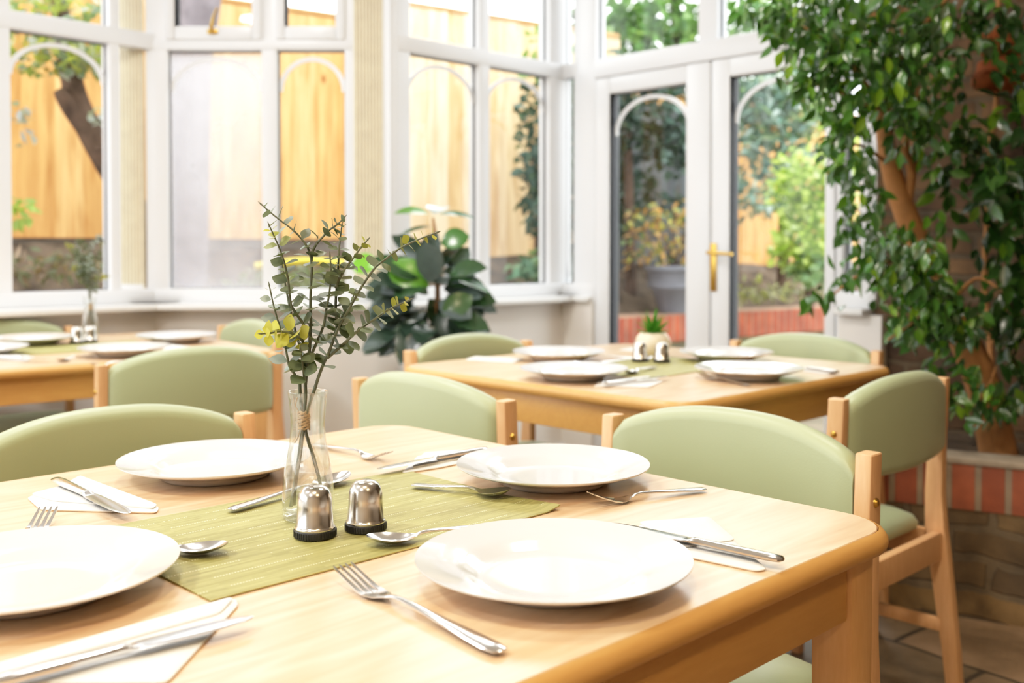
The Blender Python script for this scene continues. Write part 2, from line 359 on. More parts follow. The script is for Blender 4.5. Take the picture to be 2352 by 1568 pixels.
def thing(name, label, cat, loc=(0, 0, 0), rotz=0.0, group=None):
    o = bpy.data.objects.new(name, None); COL.objects.link(o); o.location = loc; o.rotation_euler = (0, 0, rotz)
    o.empty_display_size = .1
    return tag(o, label, cat, group)
def tag(o, label, cat, group=None):
    o['label'] = label; o['category'] = cat
    if group: o['group'] = group
    return o
def struct(o, label=None):
    o['kind'] = 'structure'
    if label: o['label'] = label
    return o
def sroot(name, loc=(0, 0, 0), rotz=0.0):
    o = bpy.data.objects.new(name, None); COL.objects.link(o); o.location = loc; o.rotation_euler = (0, 0, rotz); o['kind'] = 'structure'; return o
def dup(root, loc, rotz, label, group=None):
    r = root.copy(); COL.objects.link(r); r.location = loc; r.rotation_euler = (0, 0, rotz); r['label'] = label
    if group: r['group'] = group
    for ch in list(root.children):
        c = ch.copy(); COL.objects.link(c); c.parent = r
        for g in list(ch.children):
            d = g.copy(); COL.objects.link(d); d.parent = c
    return r
def vcol(base, var=.15, vv=.0):
    k = 1 + random.uniform(-var, var); j = random.uniform(-vv, vv)
    return (max(0, base[0] * k + j), max(0, base[1] * k), max(0, base[2] * k - j * .3), 1)

# ------------------------------------------------------------------ the room: walls surveyed from the windows
class Wall:
    def __init__(s, o, d, n): s.o = Vector((o[0], o[1], 0)); s.d = Vector((d[0], d[1], 0)).normalized(); s.n = Vector((n[0], n[1], 0)).normalized(); s.rz = math.atan2(s.d.y, s.d.x)
    def u(s, px, py=572, z=False):
        r = ray(px, py); k = (s.o - Vector((0, 0, 0)))
        t = k.dot(s.n) / r.dot(s.n); p = r * t
        return ((p - s.o).dot(s.d), CZ + r.z * t) if z else (p - s.o).dot(s.d)
    def z(s, px, py): return s.u(px, py, True)[1]
    def root(s, name): return sroot(name, s.o, s.rz)     # local x along wall, local -y into the room
C12 = (-1.517, 4.3); C23 = (-.506, 4.3); C34 = (.246, 5.027); C45 = (1.38, 3.854)
d1 = Vector((.258, .27)).normalized(); d3 = Vector((C34[0] - C23[0], C34[1] - C23[1])).normalized(); d4 = Vector((C45[0] - C34[0], C45[1] - C34[1])).normalized(); d5 = Vector((.87, -.49)).normalized()
W1 = Wall(C12, d1, (d1.y, -d1.x)); W2 = Wall(C12, (1, 0), (0, -1)); W3 = Wall(C23, d3, (d3.y, -d3.x)); W4 = Wall(C34, d4, (d4.y, -d4.x)); W5 = Wall(C45, d5, (d5.y, -d5.x))
LEN1, LEN2, LEN3, LEN4 = 4.0, C23[0] - C12[0], (Vector(C34) - Vector(C23)).length, (Vector(C45) - Vector(C34)).length
ZS, ZGB, ZTR, ZTU, ZTOP = .84, .899, 1.899, 1.968, 2.72

outline = [(-4.45, -2.6), (4.9, -2.6), (4.9, C45[1] + (4.9 - C45[0]) / d5.x * d5.y), C45, C34, C23, C12, (C12[0] - LEN1 * d1.x, C12[1] - LEN1 * d1.y)]
fm = MB(); fm.add([(x, y, 0) for x, y in outline] + [(x, y, -.12) for x, y in outline], [tuple(range(8)), tuple(range(15, 7, -1))])
struct(fm.build('floor', M['flag'], smooth=0), 'brown flagstone floor')
cm = MB(); cm.add([(x, y, 2.86) for x, y in outline] + [(x, y, 2.96) for x, y in outline], [tuple(range(7, -1, -1)), tuple(range(8, 16))])
struct(cm.build('ceiling', M['ceil'], smooth=0))
def low_wall(name, W, u0, u1, top=.815):
    r = W.root(name); MB().box(u0, u1, -.05, .12, 0, top).build('wall_panel', M['wall'], r, 0); return r
low_wall('wall_left', W1, -LEN1, .03); low_wall('wall_back', W2, -.02, LEN2 + .03); low_wall('wall_bay', W3, 0, LEN3 + .05)
u_d0 = W4.u(1378); u_d1 = W4.u(1930)
low_wall('wall_corner', W4, -.02, u_d0 - .005); low_wall('wall_side', W4, u_d1 + .02, LEN4 + .05)
for nm, x0, x1, y0, y1 in (('wall_rear', -4.6, 5.0, -2.75, -2.6), ('wall_far_right', 4.9, 5.05, -2.6, outline[2][1])):
    struct(MB().box(x0, x1, y0, y1, 0, 2.9).build(nm, M['house'], smooth=0))
for nm, W, u0, u1 in (('trim_1', W1, -LEN1, .03), ('trim_2', W2, -.02, LEN2), ('trim_3', W3, 0, LEN3 + .04), ('trim_4', W4, -.02, LEN4)):
    r = W.root(nm); MB().box(u0, u1, -.06, .1, ZTOP + .06, 2.88).build('head_board', M['upvc'], r, 0)
# window sills
def sill(name, W, u0, u1, dep=.15):
    r = W.root(name); MB().box(u0, u1, -dep, .06, ZS - .026, ZS, .008).build('sill_board', M['sill'], r)
sill('trim_5', W1, -LEN1, .06); sill('trim_6', W2, -.06, LEN2 + .03); sill('trim_7', W3, -.03, LEN3 - .0); sill('trim_8', W4, .0, u_d0 - .01, .08); sill('trim_9', W4, u_d1 + .02, LEN4, .1)
for nm, W, u0, u1 in (('baseboard_left', W1, -LEN1, .0), ('baseboard_back', W2, 0, LEN2), ('baseboard_bay', W3, 0, LEN3)):
    r = W.root(nm); MB().box(u0, u1, -.07, -.05, 0, .12, .004).build('skirting_board', M['upvc'], r)

def bar(mb, u0, u1, z0, z1, y0=-.035, y1=.04, bev=.006): mb.box(u0, u1, y0, y1, z0, z1, bev)
def pane(W, root, u0, u1, z0, z1, mat=None, arch=0.0, rise=None, name='pane'):
    MB().box(u0 - .004, u1 + .004, .008, .014, z0 - .004, z1 + .004).build(name, mat or M['pane'], root, 0)
    g = MB(); e = .006
    for a, b_, c, d in ((u0, u0 + e, z0, z1), (u1 - e, u1, z0, z1), (u0 + e, u1 - e, z1 - e, z1), (u0 + e, u1 - e, z0, z0 + e * .7)):
        g.box(a, b_, -.004, .007, c, d)
    g.build('glazing_seal', M['seal'], root, 0)
    if arch:
        w2 = (u1 - u0) / 2; c = (u0 + u1) / 2; rs = rise or arch; n = 24; rings = []
        for i in range(n + 1):
            t = math.pi * i / n; tw = .017
            p = (c + (w2) * math.cos(t), z1 - .025 - rs + rs * math.sin(t)); q = (c + (w2 - tw) * math.cos(t), z1 - .025 - rs + (rs - tw) * math.sin(t))
            rings.append([(p[0], -.003, p[1]), (p[0], .007, p[1]), (q[0], .007, q[1]), (q[0], -.003, q[1])])
        MB().loft(rings).build('arch_bar', M['upvc'], root, 30)

WL = Wall((-4.45, -2.6), (0, 1), (1, 0)); LENL = outline[7][1] + 2.6
low_wall('wall_far_left', WL, 0, LENL); sill('trim_10', WL, 0, LENL)
w = WL.root('window_7'); f = MB(); nb = 5
for i in range(nb + 1): bar(f, LENL * i / nb - .04, LENL * i / nb + .04, ZS, ZTOP + .06)
bar(f, 0, LENL, ZS, ZGB, -.038, .042); bar(f, 0, LENL, ZTR, ZTU, -.04); bar(f, 0, LENL, ZTOP, ZTOP + .14); f.build('window_frame', M['upvc'], w)
for i in range(nb):
    pane(WL, w, LENL * i / nb + .04, LENL * (i + 1) / nb - .04, ZGB, ZTR, arch=.14); pane(WL, w, LENL * i / nb + .04, LENL * (i + 1) / nb - .04, ZTU, ZTOP)
# window 1 (left bay)
w = W1.root('window_1'); ul, ur = W1.u(21), W1.u(246); zlo = ZGB
f = MB()
for a, b_ in ((ur, W1.u(270)), (ul - .09, ul), (ul - .75, ul - .66), (ul - 1.45, ul - 1.36)): bar(f, a, b_, ZS, ZTOP + .06)
bar(f, -LEN1, .02, ZS, ZGB, -.038, .042); bar(f, -LEN1, .0, ZTR, ZTU, -.04); bar(f, -LEN1, .0, ZTOP, ZTOP + .07)
f.build('window_frame', M['upvc'], w)
for a, b_ in ((ul, ur), (ul - .66, ul - .09), (ul - 1.36, ul - .75)):
    pane(W1, w, a, b_, ZGB, ZTR, arch=.14); pane(W1, w, a, b_, ZTU, ZTOP)
# window 2 (frontal, misted pane)
w = W2.root('window_2'); x = W2.u
f = MB(); bar(f, x(343), x(393), ZS, ZTOP + .06); bar(f, x(607), x(642), ZS, ZTOP + .06); bar(f, x(796), x(818), ZS, ZTOP + .06)
bar(f, x(340), x(890), ZS, ZGB, -.038, .042); bar(f, x(345), x(818), ZTR, W2.z(500, 95), -.04); bar(f, x(345), x(818), ZTOP, ZTOP + .07)
bar(f, x(880), x(903) + .02, ZS, ZTOP + .06); bar(f, x(818), x(884), ZS, ZTOP + .06, .0, .05)
f.build('window_frame', M['upvc'], w)
pane(W2, w, x(393), x(607), ZGB, ZTR, M['haze'], .145, name='misted_pane'); pane(W2, w, x(642), x(796), ZGB, ZTR, arch=.145)
zu = W2.z(500, 66)
for a, b_ in ((393, 607), (642, 796)):
    s_ = MB(); k = .04; a2, b2 = x(a) - .004, x(b_) + .004
    bar(s_, a2, a2 + k, W2.z(500, 96), ZTOP, -.05); bar(s_, b2 - k, b2, W2.z(500, 96), ZTOP, -.05); bar(s_, a2 + k, b2 - k, W2.z(500, 96), zu, -.05); bar(s_, a2 + k, b2 - k, ZTOP - k, ZTOP, -.05)
    s_.build('sash', M['upvc'], w); pane(W2, w, a2 + k, b2 - k, zu, ZTOP - k)
h = MB(); ux, uz = W2.u(497, 80, True)
h.box(ux - .022, ux + .022, -.06, -.05, uz - .008, uz + .012, .003); h.tube([(ux, -.062, uz), (ux, -.075, uz + .012), (ux + .012, -.082, uz + .055), (ux + .028, -.082, uz + .095)], [.008, .008, .006, .004], 8)
h.build('window_handle', M['brass'], w)
# window 3 (receding bay wall)
w = W3.root('window_3'); x = W3.u
f = MB()
for a, b_ in ((884, 932), (1090, 1114)): bar(f, x(a), x(b_), ZS, ZTOP + .06)
bar(f, x(1251), LEN3 + .03, ZS, ZTOP + .06); bar(f, 0, LEN3, ZS, ZGB, -.038, .042); bar(f, 0, LEN3, ZTR, ZTU, -.04); bar(f, 0, LEN3, ZTOP, ZTOP + .07)
f.build('window_frame', M['upvc'], w)
for a, b_ in ((932, 1090), (1114, 1251)):
    pane(W3, w, x(a), x(b_), ZGB, ZTR, arch=.15); pane(W3, w, x(a), x(b_), ZTU, ZTOP)
# window 4 (narrow light beside the door) and window 5 (beyond the doors), window 6 (over the doors)
x = W4.u; ZD, ZDU = W4.z(1480, 166.5), W4.z(1480, 123)
w = W4.root('window_4'); f = MB()
bar(f, -.03, x(1300), ZS, ZTOP + .06); bar(f, x(1328), u_d0, ZS - .84, ZTOP + .06); bar(f, -.02, u_d0, ZS, ZGB, -.038, .042); bar(f, 0, x(1334), ZTR, ZTU, -.04); bar(f, 0, u_d0, ZTOP, ZTOP + .07)
f.build('window_frame', M['upvc'], w); pane(W4, w, x(1300), x(1328), ZGB, ZTR); pane(W4, w, x(1300), x(1328), ZTU, ZTOP)
w = W4.root('window_5'); f = MB()
bar(f, u_d1, u_d1 + .03, 0, ZTOP + .06); bar(f, LEN4 - .05, LEN4 + .02, ZS, ZTOP + .06); bar(f, u_d1, LEN4, ZS, ZGB, -.038, .042); bar(f, u_d1, LEN4, ZTR, ZTU, -.04); bar(f, u_d1, LEN4, ZTOP, ZTOP + .07)
f.build('window_frame', M['upvc'], w); pane(W4, w, u_d1 + .03, LEN4 - .05, ZGB, ZTR); pane(W4, w, u_d1 + .03, LEN4 - .05, ZTU, ZTOP)
w = W4.root('window_6'); f = MB(); um = x(1612), x(1655)
bar(f, u_d0, u_d1, ZD, ZDU, -.045); bar(f, u_d0, u_d1, ZTOP, ZTOP + .07); bar(f, um[0], um[1], ZDU, ZTOP + .01)
f.build('window_frame', M['upvc'], w); pane(W4, w, u_d0, um[0], ZDU, ZTOP); pane(W4, w, um[1], u_d1, ZDU, ZTOP)
# double doors
zdg = W4.z(1495, 205)
def door(name, ua, ub, ga, gb, handle):
    w = W4.root(name); f = MB()
    bar(f, ua, ga, .02, ZD - .004, -.04, .035); bar(f, gb, ub, .02, ZD - .004, -.04, .035); bar(f, ga, gb, zdg, ZD - .004, -.04, .035); bar(f, ga, gb, .02, .24, -.04, .035)
    f.build('door_frame', M['upvc'], w); pane(W4, w, ga, gb, .24, zdg, arch=.17)
    if handle:
        k = MB(); uh, zh = W4.u(1652, 612, True)
        k.box(uh - .016, uh + .016, -.047, -.041, zh - .105, zh + .10, .003); k.build('handle_plate', M['brass'], w)
        k = MB(); zl = W4.z(1665, 580); k.tube([(uh, -.046, zl), (uh, -.085, zl), (uh + .02, -.092, zl), (uh + .125, -.092, zl - .006)], [.009, .009, .008, .007], 10); k.build('lever_handle', M['brass'], w)
door('door_1', u_d0 + .004, x(1641), x(1411), x(1587), False)
door('door_2', x(1646), u_d1 - .003, x(1686), x(1905), True)

# vertical blinds pulled aside at the bay corners
def blind(label, W, px0, px1, n, off, zb=.868):
    c = W.u((px0 + px1) / 2); wd = abs(W.u(px1) - W.u(px0)) * (1 - off / 4.3)
    p = W.o + W.d * c + W.n * off
    t = thing('vertical_blind', label, 'blind', (p.x, p.y, 0), W.rz, 'vertical blinds gathered at the bay corners')
    MB().box(-wd / 2 - .02, wd / 2 + .02, -.02, .02, 2.66, 2.7, .004).build('head_rail', M['upvc'], t)
    for i in range(n):
        u = (-.5 + (i + .5) / n) * wd; s_ = MB(); rings = []
        w_ = wd / n * 1.15
        for z in (zb, 2.655):
            rings.append([(u - w_ / 2, -.006, z), (u - w_ * .2, -.013, z), (u + w_ * .2, -.013, z), (u + w_ / 2, .006, z), (u + w_ / 2, .0075, z), (u + w_ * .2, -.0115, z), (u - w_ * .2, -.0115, z), (u - w_ / 2, -.0045, z)])
        s_.loft(rings).build('slat', M['blind'], t, 30)
        MB().box(u - w_ * .42, u + w_ * .42, -.0165, -.0135, zb - .002, zb + .05, .001).build('bottom_weight', M['sill'], t)
blind('beige vertical blind gathered at bay corner beside the misted window pane', W2, 270, 338, 9, .03)
blind('beige vertical blind gathered between misted window and the tall leafy plant', W2, 817, 884, 9, .03)
def chain(label, W, px, y0, y1, off, loop):
    p = W.o + W.d * W.u(px) + W.n * off; z0, z1 = W.z(px, y1), W.z(px, y0); m = MB(); n = 26
    k = 240; path = []
    for i in range(k + 1):
        t = i / k; a = abs(2 * t - 1); sx = -1 if t < .5 else 1
        path.append(Vector((sx * loop * math.sin(math.pi * min((a + .004) * 5, 1) / 2), 0, z0 + (z1 - z0) * a)))
    m.tube(path, [.0012 + .0016 * (i % 2) for i in range(k + 1)], 6)
    return tag(m.build('blind_chain', M['upvc'], None, 60, (p.x, p.y, 0), W.rz), label, 'chain')
chain('thin white bead chain looped beside the narrow pane next to glazed door', W4, 1322, 150, 640, .05, .012)

# ------------------------------------------------------------------ brick wall and planter
r = W5.root('wall_right'); MB().box(0, 4.1, -.02, .2, 0, 2.9).build('brick_wall', M['rubble'], r, 0)
PN = Vector((.49, .87, 0)).normalized(); PDIR = Vector((.87, -.49, 0)).normalized()
p0 = Vector((1.30, 2.915, 0)); pl = p0 - PDIR * .27
rzp = math.atan2(PDIR.y, PDIR.x)
pw = sroot('wall_planter', pl, rzp)
MB().box(0, 3.2, 0, .11, 0, .315).build('stone_course', M['stock'], pw, 0)
MB().box(0, 3.2, -.004, .115, .315, .445).build('soldier_course', M['redbrick'], pw, 0)
MB().box(-.002, 3.2, -.008, .12, .445, .463, .004).build('mortar_cap', M['mortar'], pw)
MB().box(0, .11, .12, .60, 0, .45).build('return_wall', M['stock'], pw, 0)
sm = MB(); nx, ny = 34, 8
vs = [(.112 + 3.0 * i / nx, .122 + .46 * j / ny, .40 + .045 * noise.noise(Vector((i * .7, j * .9, 0))) + .02 * j / ny) for j in range(ny + 1) for i in range(nx + 1)]
sm.add(vs, [(j * (nx + 1) + i, j * (nx + 1) + i + 1, (j + 1) * (nx + 1) + i + 1, (j + 1) * (nx + 1) + i) for j in range(ny) for i in range(nx)])
so = sm.build('planter_soil', M['soil'], None, 60, pl, rzp); tag(so, 'dark soil filling the brick planter', 'soil'); so['kind'] = 'stuff'

# ------------------------------------------------------------------ chairs
def rrect(cx, cy, wx, wy, z, r=.003):
    p = []
    for sx, sy, a0 in ((1, 1, 0), (-1, 1, 90), (-1, -1, 180), (1, -1, 270)):
        for k in range(3):
            a = R(a0 + 45 * k); p.append((cx + sx * (wx / 2 - r) + r * math.cos(a), cy + sy * (wy / 2 - r) + r * math.sin(a), z))
    return p
PH, HW = .77, .24
def make_chair(label, group):
    t = thing('dining_chair', label, 'chair', group=group)
    for sx in (-1, 1):
        m = MB(); cx = sx * HW
        st = [(-.055, 0, .030, .030), (-.040, .15, .030, .036), (-.012, .36, .028, .046), (-.004, .42, .028, .046), (0, .50, .027, .040), (-.003, .62, .026, .036), (-.010, PH - .002, .026, .034), (-.010, PH, .0235, .0315)]
        m.loft([rrect(cx, y, w_, d_, z) for y, z, w_, d_ in st])
        leg = m.build('rear_leg', M['frame'], t, 30)
        b = MB(); b.lathe([(.0001, .0045), (.004, .004), (.0068, .001), (.0072, -.001)], 16, Matrix.Translation((cx + sx * .0135, -.006, .70)) @ Matrix.Rotation(sx * R(90), 4, 'Y'))
        b.build('bolt', M['brass'], leg)
        m = MB(); m.loft([rrect(sx * .224, .405, w_, w_, z) for z, w_ in ((0, .027), (.2, .033), (.418, .038))]); m.build('front_leg', M['frame'], t, 30)
        m = MB(); m.box(sx * .235 - .011, sx * .235 + .011, .018, .392, .352, .416, .004); m.build('side_rail', M['frame'], t)
        m = MB(); m.box(sx * .232 - .009, sx * .232 + .009, -.02, .396, .185, .215, .004); m.build('stretcher', M['frame'], t)
    for y in (-.012, .405):
        m = MB(); m.box(-.224 if y < 0 else -.206, .224 if y < 0 else .206, y - .011, y + .011, .352, .416, .004); m.build('end_rail', M['frame'], t)
    m = MB(); m.box(-.223, .223, .17, .19, .188, .212, .004); m.build('cross_stretcher', M['frame'], t)
    # seat cushion
    m = MB(); rings = []
    for z, k, cr in ((.4165, .94, .02), (.422, .985, .03), (.436, 1, .035), (.450, .975, .045), (.461, .90, .06), (.467, .72, .08), (.470, .4, .06), (.4705, .06, .01)):
        hx, hy = .223 * k, .208 * k; ring = []
        for sx, sy, a0 in ((1, 1, 0), (-1, 1, 90), (-1, -1, 180), (1, -1, 270)):
            for q in range(6):
                a = R(a0 + 18 * q); ring.append((sx * (hx - cr) + cr * math.cos(a), .228 + sy * (hy - cr) + cr * math.sin(a), z))
        rings.append(ring)
    m.loft(rings); m.build('seat', M['vinyl'], t, 60)
    # backrest cushion
    m = MB(); rings = []; n = 28; hwc = HW - .0145
    for i in range(n + 1):
        u = -1 + 2 * i / n; x_ = hwc * u; q = 1 - u * u
        e = min(1.0, .80 + .20 * min(1, (1 - abs(u)) / .08) ** .5)
        yc = -.008 - .030 * q; zt = PH - .012 + .046 * (1 - abs(u) ** 2.4) ** .9; zb = .605 - .006 * q; th = .023 * e
        zt2 = zt - (1 - e) * .05; zb2 = zb + (1 - e) * .03
        ring = []; rr = .022
        for (sy, sz, a0) in ((1, 1, 0), (-1, 1, 90), (-1, -1, 180), (1, -1, 270)):
            for k in range(5):
                a = R(a0 + 22.5 * k); ring.append((x_, yc + sy * (th - th * .95) + th * .95 * math.cos(a), (zt2 - rr if sz > 0 else zb2 + rr) + rr * math.sin(a)))
        rings.append(ring)
    m.loft(rings); m.build('backrest', M['vinyl'], t, 60)
    return t
G1 = 'dining chairs with sage green vinyl pads'
def at_chair(src, c, f, label, g=G1):
    rz = facing(f)
    if src is None:
        t = make_chair(label, g); t.location = c; t.rotation_euler = (0, 0, rz); return t
    return dup(src, c, rz, label, g)
ch2 = at_chair(None, ab(.925, 1.385), -BV, 'green padded beech chair at the front table, behind its napkin-free side with fork and plate')
ch2['label'] = 'wide pale green chair behind front table, brass bolted post by rounded corner'
ch5 = at_chair(ch2, ab(1.632, .692), -AV, 'olive green chair at the front table, cut by picture edge, behind plate and slanting knife')
ch1 = at_chair(ch2, ab(1.66, 1.385), BV, 'pale green chair standing between the front table and the table with succulent')
ch3 = at_chair(ch2, ab(.986, 2.10), AV, 'olive chair beside the brick planter, its seat and rear legs showing')
ch4 = at_chair(ch2, ab(2.30, 2.088), -AV, 'green chair in front of the tall leafy plant, tucked under table')
ch7 = at_chair(ch2, ab(1.60, 2.81), -BV, 'pale green chair in front of the glazed double doors')

# ------------------------------------------------------------------ tables
TS, ZT = .49, .74; ZM = ZT + .0022
def ring_rr(h, cr, z, n=7):
    p = []
    for sx, sy, a0 in ((1, 1, 0), (-1, 1, 90), (-1, -1, 180), (1, -1, 270)):
        for k in range(n):
            a = R(a0 + 90 * k / (n - 1)); p.append((sx * (h - cr) + cr * math.cos(a), sy * (h - cr) + cr * math.sin(a), z))
    return p
def make_table(label):
    t = thing('dining_table', label, 'table', group='square beech dining tables')
    m = MB(); m.loft([ring_rr(TS - .004, .066, ZT - .0275), ring_rr(TS - .004, .066, ZT - .0008), ring_rr(TS - .005, .065, ZT)]); m.build('tabletop', M['top'], t, 30)
    m = MB(); prof = [(TS - .0035, ZT - .0006), (TS + .002, ZT - .0035), (TS + .0065, ZT - .010), (TS + .0075, ZT - .017), (TS + .004, ZT - .024), (TS - .003, ZT - .0285), (TS - .05, ZT - .029), (TS - .05, ZT - .0276), (TS - .0035, ZT - .0276)]
    rings = [ring_rr(h, .066 + (h - TS), z) for h, z in prof]; rings.append(rings[0])
    m.loft(rings, cap=False); m.build('edge_lipping', M['edge'], t, 50)
    k = TS - .05
    for sx in (-1, 1):
        for sy in (-1, 1):
            m = MB(); m.loft([rrect(sx * k, sy * k, w_, w_, z, .008) for z, w_ in ((0, .046), (.5, .054), (ZT - .0295, .056))]); m.build('leg', M['leg'], t, 25)
    for sx, sy in ((1, 0), (-1, 0), (0, 1), (0, -1)):
        m = MB(); o = k + .012; q = k - .029
        if sx: m.box(sx * o - .010, sx * o + .010, -q, q, ZT - .105, ZT - .0295, .003)
        else: m.box(-q, q, sy * o - .010, sy * o + .010, ZT - .105, ZT - .0295, .003)
        m.build('apron', M['edge'], t)
    return t
rzB = math.atan2(BV.y, BV.x)
C1, C2 = ab(1.022, .68), ab(1.755, 2.24)
t1 = make_table('front table laid with twig vase, four plates and steel cutlery'); t1.location = C1; t1.rotation_euler = (0, 0, rzB)
t2 = dup(t1, C2, rzB, 'blurred table by the glazed doors with cream succulent pot')
rz3 = rzB - R(5.5); b3 = Vector((math.cos(rz3), math.sin(rz3), 0)); a3 = Vector((-math.sin(rz3), math.cos(rz3), 0))
cor = PZ(634, 804, ZT); C3 = Vector((cor.x, cor.y, 0)) - b3 * (TS - .01) + a3 * (TS - .01)
t3 = dup(t1, C3, rz3, 'blurred table by the bay window with small twig vase')
# chairs of the bay table
at_chair(ch2, ab(2.57, 1.30), a3, 'dark olive chair pushed up to the bay window table, brass bolt on its post')
at_chair(ch2, C3 + b3 * (TS + .12) + a3 * .03, -b3, 'pale green chair at the bay table, half hidden behind the twigs')
at_chair(ch2, C3 + a3 * (TS + .10) - b3 * .10, -a3, 'pale green chair with only its pad top showing under bay sill')

# ------------------------------------------------------------------ tableware
E = .0004
def make_plate(label, group):
    prof = [(.0005, .006), (.05, .006), (.070, .0065), (.0785, .009), (.0865, .0145), (.100, .0185), (.118, .0225), (.1325, .0258), (.135, .0265), (.1352, .0255), (.134, .024), (.118, .0185), (.100, .0135), (.088, .009), (.080, .0035), (.076, .0), (.073, .0), (.071, .0025), (.0005, .0025)]
    return tag(MB().lathe(prof, 72).build('dinner_plate', M['china'], None, 50), label, 'plate', group)
plate0 = None
def plate(px, py, zt, label, group):
    global plate0
    p = PZ(px, py, ZT + .026); z = zt + E
    if plate0 is None: plate0 = make_plate(label, group); o = plate0
    else: o = dup(plate0, (0, 0, 0), 0, label, group)
    o.location = (p.x, p.y, z); o.rotation_euler = (0, 0, random.uniform(0, 6)); return o
GP1 = 'white dinner plates on the front table'
plate(1271, 1275, ZT, 'white dinner plate closest to the lens, between two forks and the salt shaker', GP1)
plate(1270, 1062, ZT, 'white dinner plate in front of the pale green chair pad, beside upturned spoon', GP1)
plate(496, 1049, ZT, 'white dinner plate partly behind the clear glass twig vase', GP1)
plate(70, 1296, ZT, 'white dinner plate cut off by the picture edge, on front table', GP1)
GP2 = 'white dinner plates on the table by the doors'
plate(1283, 807, ZM, 'far plate on succulent table, before the green chair and plant', GP2)
plate(1318, 846, ZM, 'near plate on succulent table beside the napkin and knife', GP2)
plate(1668, 808, ZM, 'far plate on succulent table, before the double doors chair', GP2)
plate(1720, 845, ZM, 'near plate on succulent table with fork lying beside it', GP2)
GP3 = 'white dinner plates on the bay window table'
plate(75, 774, ZM, 'plate on bay table left of the two shakers, under the window sill', GP3)
plate(286, 797, ZM, 'plate on bay table just behind the dark olive chair pad', GP3)
plate(405, 769, ZM, 'plate on bay table farthest from lens, right of small vase', GP3)
plate(-45, 797, ZM, 'plate on bay table mostly cut off by the picture edge', GP3)

# placemats
def placemat(c, rz, label, lx=.473, ly=.313, first=[]):
    if first:
        o = dup(first[0], (c.x, c.y, ZT + E), rz, label); return o
    m = MB(); n = 40; k = 14
    vs = []
    for j in range(k + 1):
        for i in range(n + 1):
            u = -lx / 2 + lx * i / n; v = -ly / 2 + ly * j / k
            zz = .0016 + (.005 * max(0, (u / lx * 2 - .90) / .10) * max(0, (-v / ly * 2 - .4) / .6))
            vs.append((u, v, zz))
    top = len(vs); vs += [(x_, y_, z_ - .0013) for x_, y_, z_ in vs]
    fs = []
    for j in range(k):
        for i in range(n):
            a = j * (n + 1) + i; q = (a, a + 1, a + n + 2, a + n + 1); fs.append(q); fs.append(tuple(top + z for z in reversed(q)))
    bd = [i for i in range(n + 1)] + [(j) * (n + 1) + n for j in range(1, k + 1)] + [k * (n + 1) + i for i in range(n - 1, -1, -1)] + [j * (n + 1) for j in range(k - 1, 0, -1)]
    for i in range(len(bd)):
        a, b_ = bd[i], bd[(i + 1) % len(bd)]; fs.append((a, top + a, top + b_, b_))
    m.add(vs, fs); o = m.build('placemat', M['mat'], None, 40, (c.x, c.y, ZT + E), rz)
    tag(o, label, 'placemat', 'green woven placemats'); first.append(o); return o
placemat(ab(1.013, .687), rzB, 'green woven placemat under the vase and shakers on front table')
placemat(C2 + BV * .0 - AV * .03, rzB + math.pi, 'blurred green placemat under the cream succulent pot')
placemat(C3, rz3, 'blurred green placemat under the small vase on bay table')

# cutlery, built along +x from handle end; dish grid
def strip(m, st, nx=9):
    """st: (x, half width, z mid, half thickness, dish)"""
    rings = []
    for x_, w_, z_, t_, d_ in st:
        top = [(x_, w_ * (-1 + 2 * i / (nx - 1)), z_ + t_ * (1 - .75 * abs(-1 + 2 * i / (nx - 1)) ** 3) - d_ * (1 - (-1 + 2 * i / (nx - 1)) ** 2)) for i in range(nx)]
        bot = [(x_, w_ * (-1 + 2 * i / (nx - 1)), z_ - t_ * (1 - .75 * abs(-1 + 2 * i / (nx - 1)) ** 3) - d_ * (1 - (-1 + 2 * i / (nx - 1)) ** 2)) for i in range(nx - 1, -1, -1)]
        rings.append(top + bot)
    m.loft(rings)
HANDLE = [(0, .0030, .0040, .0009), (.002, .0075, .0042, .0014), (.012, .0095, .0044, .0017), (.03, .0088, .0050, .0018), (.06, .0062, .0066, .0018), (.09, .0042, .0082, .0018), (.108, .0032, .0088, .0019), (.120, .0031, .0078, .0019)]
def fork_mesh(Lf):
    k = Lf / .19; m = MB()
    st = [(x_ * k, w_, z_, t_, 0) for x_, w_, z_, t_ in HANDLE]
    st += [(.128 * k, .0055, .0058, .0014, .0), (.136 * k, .0105, .0040, .0011, .0010), (.143 * k, .0122, .0034, .0009, .0014), (.148 * k, .0125, .0034, .0009, .0014)]
    strip(m, st)
    for i in range(4):
        yc = (-1.5 + i) * .0066; rings = []
        for x_, z_, w_ in ((.147, .0034, .0024), (.155, .0046, .0022), (.167, .0078, .0019), (.180, .0124, .0016), (.188, .0156, .0011), (.190, .0164, .0005)):
            zz = z_ - (.0014 * (1 - (yc / .0125) ** 2) if x_ < .16 else 0); h = .0008
            rings.append([(x_ * k, yc - w_, zz + h), (x_ * k, yc + w_, zz + h), (x_ * k, yc + w_, zz - h), (x_ * k, yc - w_, zz - h)])
        m.loft(rings)
    return m
def spoon_mesh(Lf):
    k = Lf / .185; m = MB()
    st = [(x_ * k, w_, z_, t_, 0) for x_, w_, z_, t_ in HANDLE]
    for x_, w_, z_, d_ in ((.127, .0060, .0066, .0008), (.134, .0120, .0064, .0028), (.143, .0172, .0070, .0052), (.154, .0200, .0080, .0066), (.165, .0192, .0092, .0062), (.175, .0150, .0106, .0042), (.182, .0085, .0117, .0016), (.185, .0022, .0122, .0002)):
        st.append((x_ * k, w_, z_, .0007, d_))
    strip(m, st, 13)
    return m
